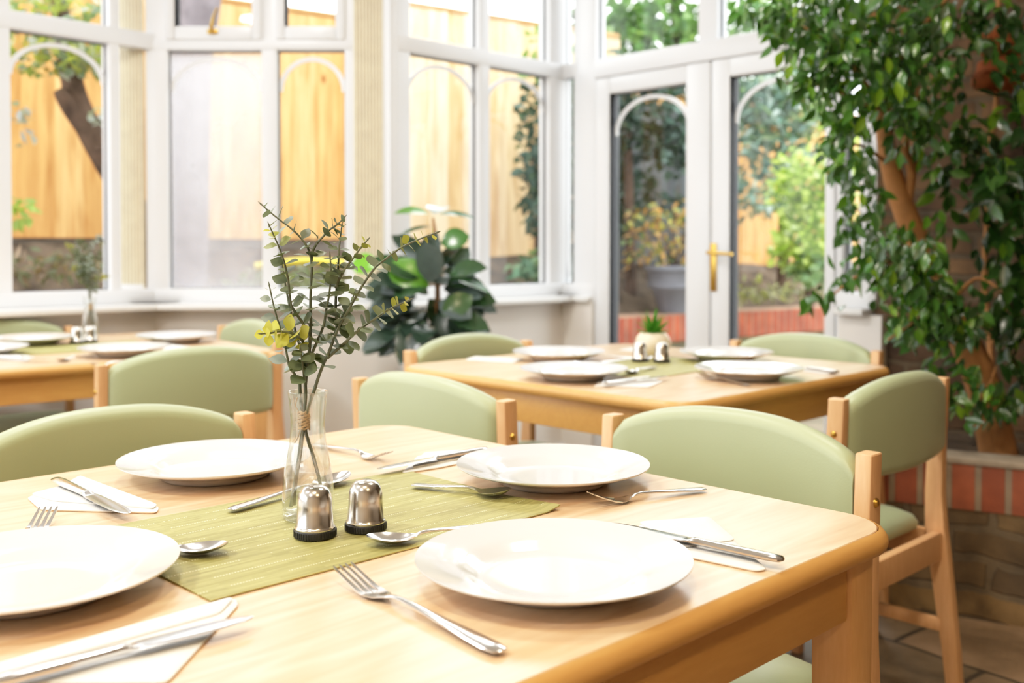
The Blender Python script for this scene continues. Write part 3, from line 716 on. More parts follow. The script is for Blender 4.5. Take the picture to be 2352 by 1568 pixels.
def knife_mesh(Lf):
    k = Lf / .215; m = MB()
    st = [(0, .0035, .0042, .0016, 0), (.003, .0078, .0042, .003, 0), (.014, .0092, .0042, .0036, 0), (.05, .0082, .0042, .0036, 0), (.085, .0066, .0042, .0036, 0), (.098, .0060, .0042, .0038, 0), (.103, .0070, .0042, .0036, 0), (.107, .0078, .0042, .0014, 0), (.115, .0098, .0042, .0010, 0), (.15, .0104, .0042, .0008, 0), (.185, .0100, .0042, .0007, 0), (.203, .0076, .0042, .0006, 0), (.212, .0042, .0042, .0005, 0), (.215, .001, .0042, .0004, 0)]
    strip(m, [(x_ * k, w_, z_, t_, d_) for x_, w_, z_, t_, d_ in st], 9)
    return m
PROTO = {}
def cutlery(kind, ph, pt, label, group, z=ZT, zoff=0.0, tilt=0.0, lmax=None):
    """ph, pt: surveyed handle end and tip"""
    a = PZ(ph[0], ph[1], z + .004 + zoff); b_ = PZ(pt[0], pt[1], z + {'dinner_fork': .015, 'dessert_spoon': .012}.get(kind, .005) + zoff)
    d = b_ - a; Ln = Vector((d.x, d.y)).length if lmax is None else lmax
    if lmax is not None and lmax < 0:
        Ln = -lmax; a = b_ - Vector((d.x, d.y, 0)).normalized() * Ln
    key = (kind, round(Ln, 3))
    fn = {'dinner_fork': fork_mesh, 'dessert_spoon': spoon_mesh, 'table_knife': knife_mesh}[kind]
    if key not in PROTO:
        o = fn(Ln).build(kind, M['steel'], None, 35); PROTO[key] = o
    else:
        o = PROTO[key].copy(); COL.objects.link(o)
    o.location = (a.x, a.y, z + E + zoff); o.rotation_euler = (0, tilt, math.atan2(d.y, d.x))
    return tag(o, label, {'dinner_fork': 'fork', 'dessert_spoon': 'spoon', 'table_knife': 'knife'}[kind], group)
GC = 'steel cutlery on the front table'
cutlery('dinner_fork', (1153, 1497), (786, 1300), 'steel fork lying alone at the front, tines reaching the placemat edge', GC)
cutlery('dinner_fork', (1619, 1122), (1357, 1136), 'steel fork beside the plate in front of the pale green chair', GC)
cutlery('dinner_fork', (752, 1026), (892, 1041), 'steel fork just behind the glass vase near table corner', GC, lmax=-.19)
cutlery('dinner_fork', (20, 1265), (112, 1167), 'steel fork with only tine tips showing beyond the cut-off plate', GC, lmax=-.19)
cutlery('dessert_spoon', (1035, 1222), (842, 1233), 'steel spoon under the rim of the front plate, beside pepper shaker', GC, z=ZM, lmax=-.18)
cutlery('dessert_spoon', (948, 1113), (1172, 1124), 'steel spoon lying on placemat corner before the far plate', GC, z=ZM)
cutlery('dessert_spoon', (527, 1171), (800, 1083), 'steel spoon lying behind the glass vase and shakers', GC, z=ZM)
cutlery('dessert_spoon', (350, 1260), (522, 1249), 'steel spoon poking from under the cut-off plate onto placemat', GC, z=ZM, lmax=-.18)

# napkins: folded paper in two layers, with a knife laid over
def napkin(polys, label, group, z=ZT, th=.0019):
    """polys: surveyed outlines, lowest layer first"""
    m = MB(); zz = z + E
    c = None
    for q, poly in enumerate(polys):
        pts = [PZ(px, py, z + .004) for px, py in poly]
        if c is None: c = sum(pts, Vector()) / len(pts)
        loc = [Vector((p.x - c.x, p.y - c.y)) for p in pts]
        # round the outline
        out = []
        n = len(loc)
        for i in range(n):
            a, b_, d_ = loc[i - 1], loc[i], loc[(i + 1) % n]
            ra = min(.008, (a - b_).length * .3); rb = min(.008, (d_ - b_).length * .3)
            s0 = b_ + (a - b_).normalized() * ra; s1 = b_ + (d_ - b_).normalized() * rb
            for k in range(4):
                t_ = k / 3; out.append(s0 * (1 - t_) ** 2 + b_ * (2 * t_ * (1 - t_)) + s1 * t_ ** 2)
        cen = sum(out, Vector((0, 0))) / len(out)
        base = q * (th + .0008)
        rings = []
        for ins, hz in ((.0015, 0), (0, th * .3), (0, th * .7), (.0015, th), (.02, th + .0004), (.04, th + .0006)):
            ring = []
            for p in out:
                v = p - cen; k = max(0.05, 1 - ins / max(v.length, .001)); w_ = cen + v * k
                ring.append((w_.x, w_.y, base + hz + .0006 * noise.noise(Vector((w_.x * 30, w_.y * 30, q)))* (1 if hz > 0 else 0) + .0006 * (1 if hz > 0 else 0)))
            rings.append(ring)
        m.loft(rings)
    o = m.build('paper_napkin', M['napkin'], None, 60, (c.x, c.y, zz))
    return tag(o, label, 'napkin', group)
GN = 'folded white paper napkins on the front table'
napkin([[(-180, 1590), (541, 1369), (548, 1383), (392, 1553), (376, 1562), (60, 1562)], [(-180, 1575), (538, 1372), (505, 1410), (-60, 1568)]], 'white paper napkin under the big knife beside the cut-off plate', GN)
napkin([[(62, 1139), (92, 1166), (360, 1173), (366, 1161), (190, 1100)], [(70, 1135), (140, 1117), (184, 1093), (362, 1160), (352, 1168), (120, 1150)]], 'white folded napkin with knife slanting across it, by olive chair', GN)
napkin([[(922, 1083), (1010, 1070), (1080, 1055), (1060, 1034), (960, 1044)], [(945, 1075), (1075, 1050), (1058, 1034), (975, 1040)]], 'white folded napkin half hidden behind the far plate and knife', GN)
napkin([[(1462, 1203), (1632, 1192), (1762, 1302), (1738, 1306), (1560, 1270)], [(1466, 1200), (1630, 1188), (1690, 1240), (1560, 1258)]], 'white pointed napkin at the front table corner under a knife', GN)
NZ = .0062
cutlery('table_knife', (-20, 1568), (581, 1414), 'steel knife lying across the napkin beside the cut-off plate', GC, zoff=NZ)
cutlery('table_knife', (127, 1100), (296, 1178), 'steel knife slanting over the napkin by the olive chair', GC, zoff=NZ)
cutlery('table_knife', (1140, 1026), (866, 1076), 'steel knife pointing out from behind the far plate, on napkin', GC, zoff=NZ, lmax=-.215)
cutlery('table_knife', (1799, 1286), (1528, 1227), 'steel knife on the pointed napkin at the front table corner', GC, zoff=NZ, lmax=.215)

# settings on the two blurred tables
GC2, GN2 = 'cutlery on the table by the doors', 'napkins on the table by the doors'
napkin([[(1068, 824), (1180, 831), (1205, 822), (1090, 817)]], 'white napkin at the near side of succulent table, far corner', GN2)
napkin([[(1362, 884), (1490, 887), (1522, 874), (1500, 864), (1420, 872)], [(1368, 881), (1500, 870), (1490, 864), (1424, 871)]], 'white napkin with knife on the near edge of succulent table', GN2)
napkin([[(1838, 850), (1900, 858), (1928, 852), (1890, 842), (1860, 840)]], 'white napkin by the planter corner of succulent table', GN2)
napkin([[(1420, 802), (1490, 806), (1520, 800), (1450, 797)]], 'white napkin behind the succulent pot on its table', GN2)
cutlery('table_knife', (1385, 880), (1505, 866), 'knife lying on near napkin of succulent table', GC2, zoff=NZ, lmax=.215)
cutlery('table_knife', (1925, 854), (1850, 843), 'knife lying on napkin by the planter corner', GC2, zoff=.0036, lmax=.215)
cutlery('dinner_fork', (1722, 884), (1575, 848), 'steel fork between napkin and near plate on succulent table', GC2, lmax=.19)
cutlery('dinner_fork', (1460, 822), (1385, 812), 'fork behind the shakers beside the far plate on succulent table', GC2, lmax=.19)
cutlery('dessert_spoon', (1505, 842), (1432, 852), 'spoon in front of the shakers on green mat', GC2, z=ZM, lmax=.18)
cutlery('dessert_spoon', (1375, 832), (1440, 822), 'spoon beside far plate and shakers on succulent table', GC2, z=ZM, lmax=.18)
GC3, GN3 = 'cutlery on the bay window table', 'napkins on the bay window table'
napkin([[(-20, 823), (60, 828), (80, 818), (10, 812)], [(-15, 820), (60, 824), (70, 818), (10, 813)]], 'white napkin at near edge of bay table, cut by picture edge', GN3)
napkin([[(335, 796), (410, 806), (440, 796), (380, 788)]], 'white napkin behind olive chair on bay table', GN3)
cutlery('table_knife', (-10, 818), (70, 822), 'knife on the cut-off napkin of bay table', GC3, zoff=NZ, lmax=.215)
cutlery('dessert_spoon', (215, 815), (140, 822), 'spoon before the bay table plate, at its near edge', GC3, lmax=.18)
cutlery('dinner_fork', (300, 827), (225, 833), 'fork at the near edge of bay table beside olive chair', GC3, lmax=.19)

# ------------------------------------------------------------------ shakers
def make_shaker(label):
    t = thing('steel_shaker', label, 'shaker', group='dome topped steel shakers')
    m = MB(); m.lathe([(.0001, 0), (.0225, 0), (.0235, .001), (.0235, .008), (.0225, .0092), (.0195, .0092)], 48)
    for i in range(48):
        a = 2 * math.pi * i / 48; m.box(-.0006, .0006, -.0004, .0006, .0012, .0078, mat=Matrix.Rotation(a, 4, 'Z') @ Matrix.Translation((0, .0235, 0)))
    m.build('black_base', M['black'], t, 40)
    m = MB(); m.lathe([(.0226, .0094), (.0228, .0108), (.0218, .0118), (.0208, .013), (.0196, .034), (.0190, .043), (.0178, .0480), (.0155, .0525), (.0120, .0555), (.0075, .0570), (.0016, .0573), (.0014, .0560), (.0012, .050)], 48); m.build('steel_cap', M['shaker'], t, 60)
    return t
def base(px, py, z): p = PZ(px, py, z); return Vector((p.x, p.y, z + E))
sh = make_shaker('steel shaker standing right in front of the glass twig vase'); sh.location = base(724, 1231, ZM)
dup(sh, base(840, 1216, ZM), .4, 'steel shaker standing alone on the placemat beside the spoon')
dup(sh, base(1470, 830, ZM), .4, 'steel shaker before the succulent pot, nearer the far plate')
dup(sh, base(1520, 832, ZM), .4, 'steel shaker before the succulent pot, nearer the fork')
dup(sh, base(177, 789, ZM), .4, 'blurred steel shaker on bay table, nearest the cut-off plates')
dup(sh, base(208, 786, ZM), .4, 'blurred steel shaker on bay table, in front of the small vase')

# ------------------------------------------------------------------ vase and eucalyptus
def make_vase(label):
    outer = [(.0001, 0), (.027, 0), (.0305, .002), (.0312, .007), (.0308, .020), (.0298, .042), (.0275, .062), (.0245, .078), (.0218, .092), (.0206, .104), (.0204, .116), (.0212, .130), (.0226, .144), (.0234, .1515)]
    inner = [(.0224, .1518), (.0215, .144), (.0200, .130), (.0192, .116), (.0194, .104), (.0206, .092), (.0233, .078), (.0262, .062), (.0284, .042), (.0293, .020), (.0290, .011), (.026, .0085), (.0001, .008)]
    o = MB().lathe(outer + [(.0231, .1525)] + inner, 56).build('glass_vase', M['vase'], None, 60)
    return tag(o, label, 'vase', 'clear glass bud vases')
VB = base(708, 1188, ZM)
va = make_vase('clear glass waisted vase holding eucalyptus on the front table'); va.location = VB
GREY, GREEN, YEL = (.33, .39, .36), (.15, .19, .105), (.56, .54, .07)
def bend_pts(pts, n):
    out = []
    for i in range(len(pts) - 1):
        p0 = pts[max(i - 1, 0)]; p1 = pts[i]; p2 = pts[i + 1]; p3 = pts[min(i + 2, len(pts) - 1)]
        for k in range(n):
            t = k / n; out.append(.5 * ((2 * p1) + (p2 - p0) * t + (2 * p0 - 5 * p1 + 4 * p2 - p3) * t * t + (3 * p1 - p0 - 3 * p2 + p3) * t ** 3))
    out.append(pts[-1]); return out
BR = [  # surveyed twigs: depth at tip (relative to vase), tip first; leaf tone; stem
    (-.01, 0, GREY, [(601, 470), (619, 486), (649, 510), (667, 523), (686, 541), (702, 561), (712, 584), (716, 620), (714, 657), (713, 705), (714, 748)], 24, 1),
    (-.03, 0, GREEN, [(619, 519), (629, 541), (641, 568), (651, 596), (659, 628), (663, 653), (668, 697), (677, 715), (698, 746), (706, 765)], 24, 1, .25),
    (.03, 0, GREY, [(645, 590), (651, 630), (659, 673), (665, 705), (675, 748), (690, 800), (700, 850)], 26, 0),
    (-.02, 0, GREY, [(619, 657), (627, 695), (635, 725), (643, 752), (653, 786), (660, 820), (665, 841), (677, 860), (688, 879)], 27, 0, .15),
    (.02, 0, GREEN, [(789, 501), (775, 515), (758, 527), (742, 543), (728, 559), (718, 578), (715, 600)], 15, 1),
    (.03, 0, GREY, [(785, 518), (782, 543), (779, 568), (777, 608), (774, 650), (771, 697), (773, 740), (774, 762)], 22, 2),
    (.00, 0, GREEN, [(758, 588), (760, 618), (759, 648), (756, 677), (750, 707), (744, 744), (732, 776), (716, 812)], 25, 1),
    (.04, 0, GREEN, [(844, 551), (831, 566), (819, 582), (807, 598), (793, 616), (777, 645), (772, 660)], 22, 2, .45),
    (-.02, 0, GREEN, [(1003, 534), (981, 542), (963, 549), (945, 557), (928, 565), (910, 576), (884, 596), (864, 612), (847, 634), (829, 661), (805, 703), (779, 750), (765, 783), (755, 810), (742, 838), (732, 864), (725, 886)], 26, 2, .3),
    (.03, 0, GREY, [(815, 670), (807, 691), (793, 715), (781, 737), (770, 765)], 22, 2),
    (-.03, 0, GREEN, [(939, 689), (922, 697), (904, 705), (880, 719), (857, 735), (837, 748), (811, 769), (789, 790), (777, 800), (752, 822)], 24, 2, .4),
    (-.05, 0, YEL, [(601, 766), (620, 765), (641, 761), (667, 764), (691, 778), (703, 800)], 17, 1, 1.2),
    (.01, 0, GREEN, [(716, 740), (712, 780), (708, 820), (703, 860), (701, 890)], 26, 1),
    (-.03, 0, GREEN, [(690, 800), (694, 830), (698, 860), (701, 885)], 20, 1),
]
KN = (698, 965)
def make_euca(label):
    t = thing('eucalyptus_bunch', label, 'foliage', VB, 0, 'eucalyptus bunches in vases')
    roots = {0: [(688, 879), (690, 912), (695, 945), KN, (704, 1000), (720, 1050), (736, 1112)], 1: [(701, 885), (702, 912), (699, 945), (697, 968), (690, 1040), (680, 1100), (675, 1160)], 2: [(725, 886), (716, 912), (704, 948), (698, 968), (686, 1050), (677, 1110), (668, 1163)]}
    ydep = {0: .004, 1: 0., 2: -.004}
    for si in (0, 1, 2):
        st = MB(); lf = MB()
        def W(px, py, off): return PD(px, py, VB.y + off) - VB
        rp = [W(px, py, ydep[si]) for px, py in roots[si]]
        st.tube(bend_pts(rp, 3), .0022, 7)
        # lead stem from vase mouth into the twigs
        if si == 1: st.tube(bend_pts([W(*q, 0) for q in ((701, 888), (705, 850), (711, 800), (713, 745))], 4), .0021, 7)
        for br in BR:
            tipoff, _, tone, px, step, sidx = br[:6]; yel = br[6] if len(br) > 6 else 0
            if sidx != si: continue
            n = len(px); pts = [W(p[0], p[1], tipoff * (1 - i / (n - 1)) * 1.0 + ydep[si] * i / (n - 1)) for i, p in enumerate(px)]
            path = bend_pts(pts, 6)
            st.tube(path, [.0009 + .0011 * i / (len(path) - 1) for i in range(len(path))], 6)
            # leaf pairs along the twig
            acc = 0; nxt = .006; flip = random.random() * 3; tot = sum((path[i + 1] - path[i]).length for i in range(len(path) - 1)); run = 0
            st_m = step / F * VB.y
            st.tube([path[0], path[0] + (path[0] - path[1]).normalized() * .006], [.0014, .0002], 6)
            for i in range(len(path) - 1):
                d = (path[i] - path[i + 1]); run += d.length
                if run < nxt: continue
                frac = run / tot; s_ = min(1.0, .46 + .6 * run / (.03 if sidx == 1 else .06))
                nxt = run + .86 * st_m * (.55 + .45 * s_) * random.uniform(.85, 1.15)
                if (run > tot * .93 and tot > .1) or path[i].z < .166: break
                dn = d.normalized(); flip += R(90) + random.uniform(-.35, .35)
                o1 = dn.orthogonal().normalized(); o1 = Matrix.Rotation(flip, 3, dn) @ o1
                size = (.0146 + .0034 * min(1, max(0, (px[0][1] + (px[-1][1] - px[0][1]) * frac - 600) / 200))) * s_ * random.uniform(.88, 1.12)
                k = max(0, 1 - frac / max(yel, .001)) if yel else 0
                base_c = [tone[j] * (1 - k) + YEL[j] * k for j in range(3)]
                for sg in (1, -1):
                    ld = (o1 * sg + dn * random.uniform(.1, .45)).normalized()
                    lf.leaf(path[i] + ld * .0012, ld, (dn + Vector((random.gauss(0, .25), random.gauss(-.3, .28), random.gauss(0, .2)))).normalized(), size * 1.15, size * 1.05, vcol(base_c, .22), .12, random.uniform(-.05, .12), [0, .55, .9, 1, .86, .5, 0])
        s_o = st.build('stem', M['stem'], t, 60); lf.build('leaves', M['euca'], s_o, 60)
    tw = MB(); k = PD(KN[0], KN[1], VB.y) - VB
    pts = [(k.x + .0068 * math.cos(a), k.y + .0068 * math.sin(a), k.z - .011 + .022 * i / 90 + .0012 * math.sin(i * 2.1)) for i in range(91) for a in (i * .62,)]
    tw.tube(pts, .00125, 6)
    tw.tube([(k.x - .004, k.y - .006, k.z + .010), (k.x - .009, k.y - .005, k.z + .018), (k.x - .007, k.y - .004, k.z + .028)], .0008, 5)
    tw.tube([(k.x - .003, k.y - .006, k.z - .010), (k.x - .006, k.y - .007, k.z - .02), (k.x - .010, k.y - .006, k.z - .026)], .0008, 5)
    tw.build('twine', M['twine'], t, 60)
    return t
eu = make_euca('eucalyptus twigs tied with twine in the front table vase')
V3 = base(207, 779, ZM)
dup(va, V3, 0, 'blurred clear glass vase on the bay window table')
dup(eu, V3, R(150), 'blurred eucalyptus twigs in the bay table vase')

# succulent pot
sp = base(1500, 818, ZM)
t = thing('succulent_pot', 'round cream pot with green spiky succulent on blurred table', 'potted plant', sp)
m = MB(); m.lathe([(.0001, 0), (.028, 0), (.040, .006), (.050, .022), (.053, .040), (.050, .056), (.041, .068), (.035, .071), (.032, .068), (.03, .06), (.0001, .058)], 40); m.build('pot', M['cream'], t, 50)
m = MB()
for ring_i, (cnt, el, ln) in enumerate(((7, 22, .052), (7, 48, .066), (6, 68, .078), (3, 84, .085))):
    for i in range(cnt):
        a = 2 * math.pi * (i + .5 * (ring_i % 2)) / cnt + random.uniform(-.15, .15); e = R(el)
        d = Vector((math.cos(a) * math.cos(e), math.sin(a) * math.cos(e), math.sin(e)))
        m.leaf(Vector((math.cos(a) * .008, math.sin(a) * .008, .062)), d, Vector((0, 0, 1)), ln, .016, vcol((.08, .30, .03), .25), .6, .05, [.6, .9, 1, .75, .4, 0])
m.build('leaves', M['outleaf'], t, 60)

# ------------------------------------------------------------------ tall leafy plant in the bay
pp_ = PD(985, 760, 3.85)
t = thing('potted_rubber_plant', 'tall dark leaved houseplant standing by the bay window', 'potted plant', (pp_.x, pp_.y, 0))
m = MB(); m.lathe([(.0001, 0), (.12, 0), (.135, .02), (.165, .34), (.170, .35), (.160, .35), (.155, .32), (.0001, .31)], 40); m.build('pot', M['pot'], t, 50)
org = Vector((pp_.x, pp_.y, 0))
st = MB(); trunk = [PD(1000, 900, 3.85) - org, PD(1005, 700, 3.85) - org, PD(1003, 580, 3.86) - org, PD(995, 500, 3.85) - org]
trunk[0].z = .3; st.tube(bend_pts(trunk, 4), [.014 - .009 * i / 12 for i in range(13)], 8)
st.tube(bend_pts([Vector((0, .02, .3)), PD(930, 760, 3.8) - org, PD(915, 650, 3.78) - org], 4), .007, 7)
st.tube(bend_pts([Vector((0.02, -.02, .3)), PD(1040, 760, 3.75) - org, PD(1060, 690, 3.72) - org], 4), .007, 7)
st.build('stem', M['bark'], t, 60)
BIGL = [0, .5, .82, .98, 1, .9, .62, 0]
lf = MB(); DK, BL_, LG = (.03, .06, .04), (.09, .13, .13), (.12, .36, .03)
def big(px, py, y, dx, dz, dy, ln, w, c, up=(0, -.4, 1), dr=.25):
    lf.leaf(PD(px, py, y) - org, Vector((dx, dy, dz)), Vector(up), ln, w, vcol(c, .15), .2, dr, BIGL)
big(985, 492, 3.85, -1, .25, -.1, .13, .085, LG); big(1005, 492, 3.85, 1, .1, -.1, .14, .055, (.05, .18, .06)); big(998, 492, 3.85, .1, .35, .6, .12, .09, (.4, .5, .45)); big(990, 520, 3.84, -1, -.1, 0, .14, .05, (.05, .12, .05))
big(985, 660, 3.7, -.8, .55, -.2, .17, .12, LG, (0, -1, .4)); big(870, 610, 3.9, -1, .15, 0, .11, .09, (.20, .55, .04), (0, -1, .5)); big(1012, 560, 3.8, .9, .35, -.2, .11, .09, (.06, .2, .04), (0, -1, .5)); big(1010, 610, 3.8, 1, .1, -.1, .14, .09, BL_); big(1040, 640, 3.75, 1, -.15, -.1, .15, .06, (.05, .18, .05))
big(1015, 725, 3.65, 1, .75, -.1, .13, .085, (.05, .13, .04), (0, -1, .3)); big(1050, 750, 3.7, 1, .1, -.1, .10, .05, (.07, .22, .04))
random.seed(21)
for i in range(95):
    fx, fy = random.random(), random.random()
    px = 880 + 200 * fx; py = 575 + 215 * fy
    cxp, cyp = 985, 700
    if ((px - cxp) / 115) ** 2 + ((py - cyp) / 125) ** 2 > 1: continue
    y = random.uniform(3.68, 3.92); dx = (px - cxp) / 90 + random.uniform(-.5, .5); dz = -(py - cyp) / 150 + random.uniform(-.5, .3)
    big(cxp + (px - cxp) * .6, cyp + (py - cyp) * .75, y, dx, dz, random.uniform(-.7, .1), random.uniform(.13, .18), random.uniform(.08, .11), random.choice((DK, BL_, BL_, DK, (.04, .10, .04))), (random.uniform(-.4, .4), -.7, .8), random.uniform(.1, .5))
for i in range(16):
    px = random.uniform(880, 1060); big(cxp + (px - cxp) * .7, random.uniform(745, 775), random.uniform(3.7, 3.9), (px - cxp) / 60, random.uniform(-.5, .1), random.uniform(-.6, .1), .14, .09, random.choice((DK, BL_)), (0, -.6, .8), .35)
lf.build('foliage', M['rubber'], t, 60)

# ------------------------------------------------------------------ ficus tree and vines in the planter
random.seed(5)
def twig(m, pts, r0, r1, n=7):
    p = bend_pts(pts, 4); m.tube(p, [r0 + (r1 - r0) * i / (len(p) - 1) for i in range(len(p))], n)
fb = PD(2300, 985, 3.2); fb = Vector((fb.x, fb.y, .43))
t = thing('ficus_tree', 'leafy weeping fig tree with orange brown trunk in the brick planter', 'tree', fb)
def Q(px, py, y): return PD(px, py, y) - fb
m = MB(); twig(m, [Vector((0, 0, -.05)), Q(2262, 900, 3.2), Q(2215, 780, 3.22), Q(2150, 640, 3.25), Q(2082, 495, 3.25), Q(2045, 380, 3.25), Q(2028, 280, 3.25), Q(2010, 120, 3.25), Q(2000, -60, 3.3)], .058, .014, 12)
m.build('trunk', M['bark'], t, 60)
m = MB()
for pts, r0, r1 in (([Q(2080, 490, 3.25), Q(2093, 400, 3.22), Q(2078, 335, 3.2), Q(2098, 280, 3.2), Q(2110, 200, 3.2)], .017, .008), ([Q(2085, 470, 3.25), Q(2100, 360, 3.3), Q(2085, 150, 3.3), Q(2060, -40, 3.3)], .012, .008), ([Q(2028, 250, 3.25), Q(1930, 120, 3.1), Q(1800, 40, 3.0)], .010, .004), ([Q(2020, 200, 3.25), Q(2120, 60, 3.2), Q(2200, -30, 3.1)], .010, .005), ([Q(2150, 640, 3.25), Q(2050, 600, 3.1), Q(1960, 640, 3.0), Q(1890, 700, 2.95)], .008, .002), ([Q(2150, 640, 3.25), Q(2120, 720, 3.1), Q(2040, 780, 3.0)], .008, .003), ([Q(2045, 380, 3.25), Q(1960, 330, 3.1), Q(1900, 400, 3.0)], .007, .002), ([Q(2025, 260, 3.25), Q(1900, 200, 3.1), Q(1800, 190, 3.0)], .007, .002), ([Q(2180, 700, 3.2), Q(2240, 640, 3.1), Q(2290, 660, 3.0)], .008, .003), ([Q(2262, 900, 3.2), Q(2290, 840, 3.1), Q(2250, 940, 3.0)], .006, .002)):
    twig(m, pts, r0, r1)
m.build('branch', M['bark'], t, 60)
lf = MB()
FK = [0, .6, 1, .9, .5, 0]
# regions: cx, cy, rx, ry, count, depth range, brightness
OC = PD(2300, 150, 3.42)
def blocked(p):
    q = p + fb
    u, v = q.dot(AV), q.dot(BV)
    if (q - OC).length < .24: return True
    return (1.2 < u < 2.4 and v < 2.80 and q.z < .84) or (1.30 < u < 1.92 and 2.7 < v < 2.94 and q.z < .90) or (.88 < u < 1.1 and v < 2.45 and q.z < .9) or (q.z < .49)
REG = [(2010, 40, 180, 110, 380, (2.9, 3.4)), (1870, 50, 120, 80, 150, (2.85, 3.2)), (1960, 180, 120, 100, 230, (2.85, 3.3)), (2110, 170, 100, 110, 170, (2.95, 3.4)), (2200, 50, 120, 80, 100, (3.0, 3.5)),
       (1860, 170, 75, 50, 55, (2.85, 3.1)), (1950, 330, 60, 90, 70, (2.9, 3.2)), (2090, 300, 50, 60, 40, (2.95, 3.2)), (1975, 470, 60, 90, 60, (2.9, 3.2)), (1960, 590, 60, 60, 26, (2.85, 3.1)), (2060, 600, 70, 90, 110, (2.85, 3.15)),
       (2130, 610, 60, 70, 70, (2.85, 3.1)), (2175, 740, 60, 70, 60, (2.85, 3.1)), (2090, 700, 100, 80, 150, (2.85, 3.15)), (2190, 710, 70, 80, 70, (2.9, 3.2)), (2030, 790, 60, 60, 60, (2.85, 3.05)), (1890, 690, 60, 30, 22, (2.85, 3.0)), (2160, 330, 60, 70, 40, (3.1, 3.45)), (2240, 280, 50, 100, 36, (3.2, 3.5)),
       (2260, 920, 75, 60, 50, (2.9, 3.1)), (2180, 840, 70, 40, 26, (2.95, 3.1)), (2140, 520, 50, 50, 16, (3.0, 3.3)), (1780, 20, 70, 40, 36, (2.9, 3.1)), (1720, 10, 40, 30, 10, (2.9, 3.0))]
for cx, cy, rx, ry, cnt, (y0, y1) in REG:
    for i in range(int(cnt * 1.25)):
        a = random.uniform(0, 6.283); rr = math.sqrt(random.random()) * 1.02
        px, py = cx + rx * rr * math.cos(a), cy + ry * rr * math.sin(a)
        # follow drooping sprays
        d = Vector((random.gauss(-.25, .5), random.gauss(-.25, .5), random.gauss(-.8, .45)))
        up = Vector((random.gauss(-.2, .5), random.gauss(-.5, .5), random.uniform(.2, 1)))
        q = random.random()
        c = (.045, .125, .028) if q < .5 else (.06, .19, .025) if q < .8 else (.10, .25, .02) if q < .95 else (.2, .38, .02)
        s_ = random.uniform(.75, 1.15)
        pt = Q(px, py, random.uniform(y0, y1))
        if blocked(pt) or blocked(pt + d.normalized() * .07): continue
        lf.leaf(pt, d, up, .056 * s_, .0255 * s_, vcol(c, .25), .35, random.uniform(0, .35), FK)
lf.build('foliage', M['ficus'], t, 60)

vb = PD(2290, 990, 3.45); vb = Vector((vb.x, vb.y, .44))
t = thing('climbing_vine', 'climbing vine with thin brown stems on the dark brick wall', 'vine', vb)
def Q2(px, py, y): return PD(px, py, y) - vb
m = MB(); twig(m, [Vector((0, 0, -.03)), Q2(2275, 800, 3.5), Q2(2262, 640, 3.52), Q2(2268, 500, 3.5), Q2(2272, 360, 3.55), Q2(2288, 240, 3.6), Q2(2290, 60, 3.6), Q2(2300, -50, 3.58)], .012, .008)
twig(m, [Q2(2268, 500, 3.5), Q2(2330, 430, 3.3), Q2(2390, 380, 3.2)], .006, .003); twig(m, [Q2(2275, 800, 3.5), Q2(2340, 640, 3.35), Q2(2400, 560, 3.3)], .007, .003)
m.build('stem', M['bark'], t, 60)
lf = MB()
for cx, cy, rx, ry, cnt, (y0, y1) in [(2310, 420, 60, 60, 120, (2.95, 3.35)), (2335, 560, 50, 110, 60, (2.95, 3.35)), (2270, 560, 30, 130, 26, (3.2, 3.45)), (2290, 40, 90, 60, 90, (3.05, 3.4)), (2335, 190, 60, 120, 70, (3.05, 3.45)), (2240, 330, 50, 70, 40, (3.15, 3.45)), (2230, 210, 60, 120, 44, (3.2, 3.5)), (2340, 700, 60, 80, 70, (3.0, 3.3)), (2330, 860, 50, 70, 30, (3.0, 3.2)), (2200, 430, 60, 70, 22, (3.25, 3.5)), (2390, 330, 60, 330, 140, (2.95, 3.3))]:
    for i in range(cnt):
        a = random.uniform(0, 6.283); rr = math.sqrt(random.random())
        d = Vector((random.gauss(0, .6), random.gauss(-.3, .4), random.gauss(-.8, .4))); up = Vector((random.gauss(0, .5), random.gauss(-.7, .4), random.uniform(.1, 1)))
        q = random.random(); c = (.02, .07, .012) if q < .6 else (.04, .12, .015) if q < .9 else (.12, .24, .015)
        s_ = random.uniform(.8, 1.25); pt = Q2(cx + rx * rr * math.cos(a), cy + ry * rr * math.sin(a), random.uniform(y0, y1))
        if (pt + vb - OC).length < .26 and pt.y + vb.y > 3.14: continue
        lf.leaf(pt, d, up, .066 * s_, .032 * s_, vcol(c, .25), .3, random.uniform(0, .3), FK)
lf.build('foliage', M['ficus'], t, 60)

# terracotta ornament among the leaves
o0 = PD(2300, 200, 3.42)
t = thing('terracotta_ornament', 'terracotta clay pot ornament with dark round hole hung on the brick wall', 'ornament', o0)
m = MB(); m.lathe([(.02, .10), (.06, .105), (.072, .125), (.078, .16), (.070, .195), (.05, .215), (.0001, .222)], 32); hd = m.build('pot_head', M['terra'], t, 60)
m = MB(); m.lathe([(.0001, 0.004), (.020, .004), (.024, .0), (.020, -.01)], 24, Matrix.Translation((.028, -.073, .155)) @ Matrix.Rotation(R(90), 4, 'X')); m.build('mouth_hole', M['black'], hd, 60)
m = MB(); m.lathe([(.0001, -.02), (.045, -.02), (.075, .01), (.09, .05), (.085, .085), (.05, .10), (.0001, .10)], 32, Matrix.Translation((.01, 0, 0))); m.build('pot_body', M['terra'], t, 60)
for dx in (-.075, .085):
    m = MB(); m.lathe([(.0001, -.02), (.03, -.018), (.045, 0), (.046, .02), (.036, .04), (.0001, .05)], 24, Matrix.Translation((dx, -.05, .0))); m.build('small_pot', M['terra'], t, 60)
MB().box(-.008, .008, -.004, .17, .10, .115).build('wall_hook', M['darkbark'], t)

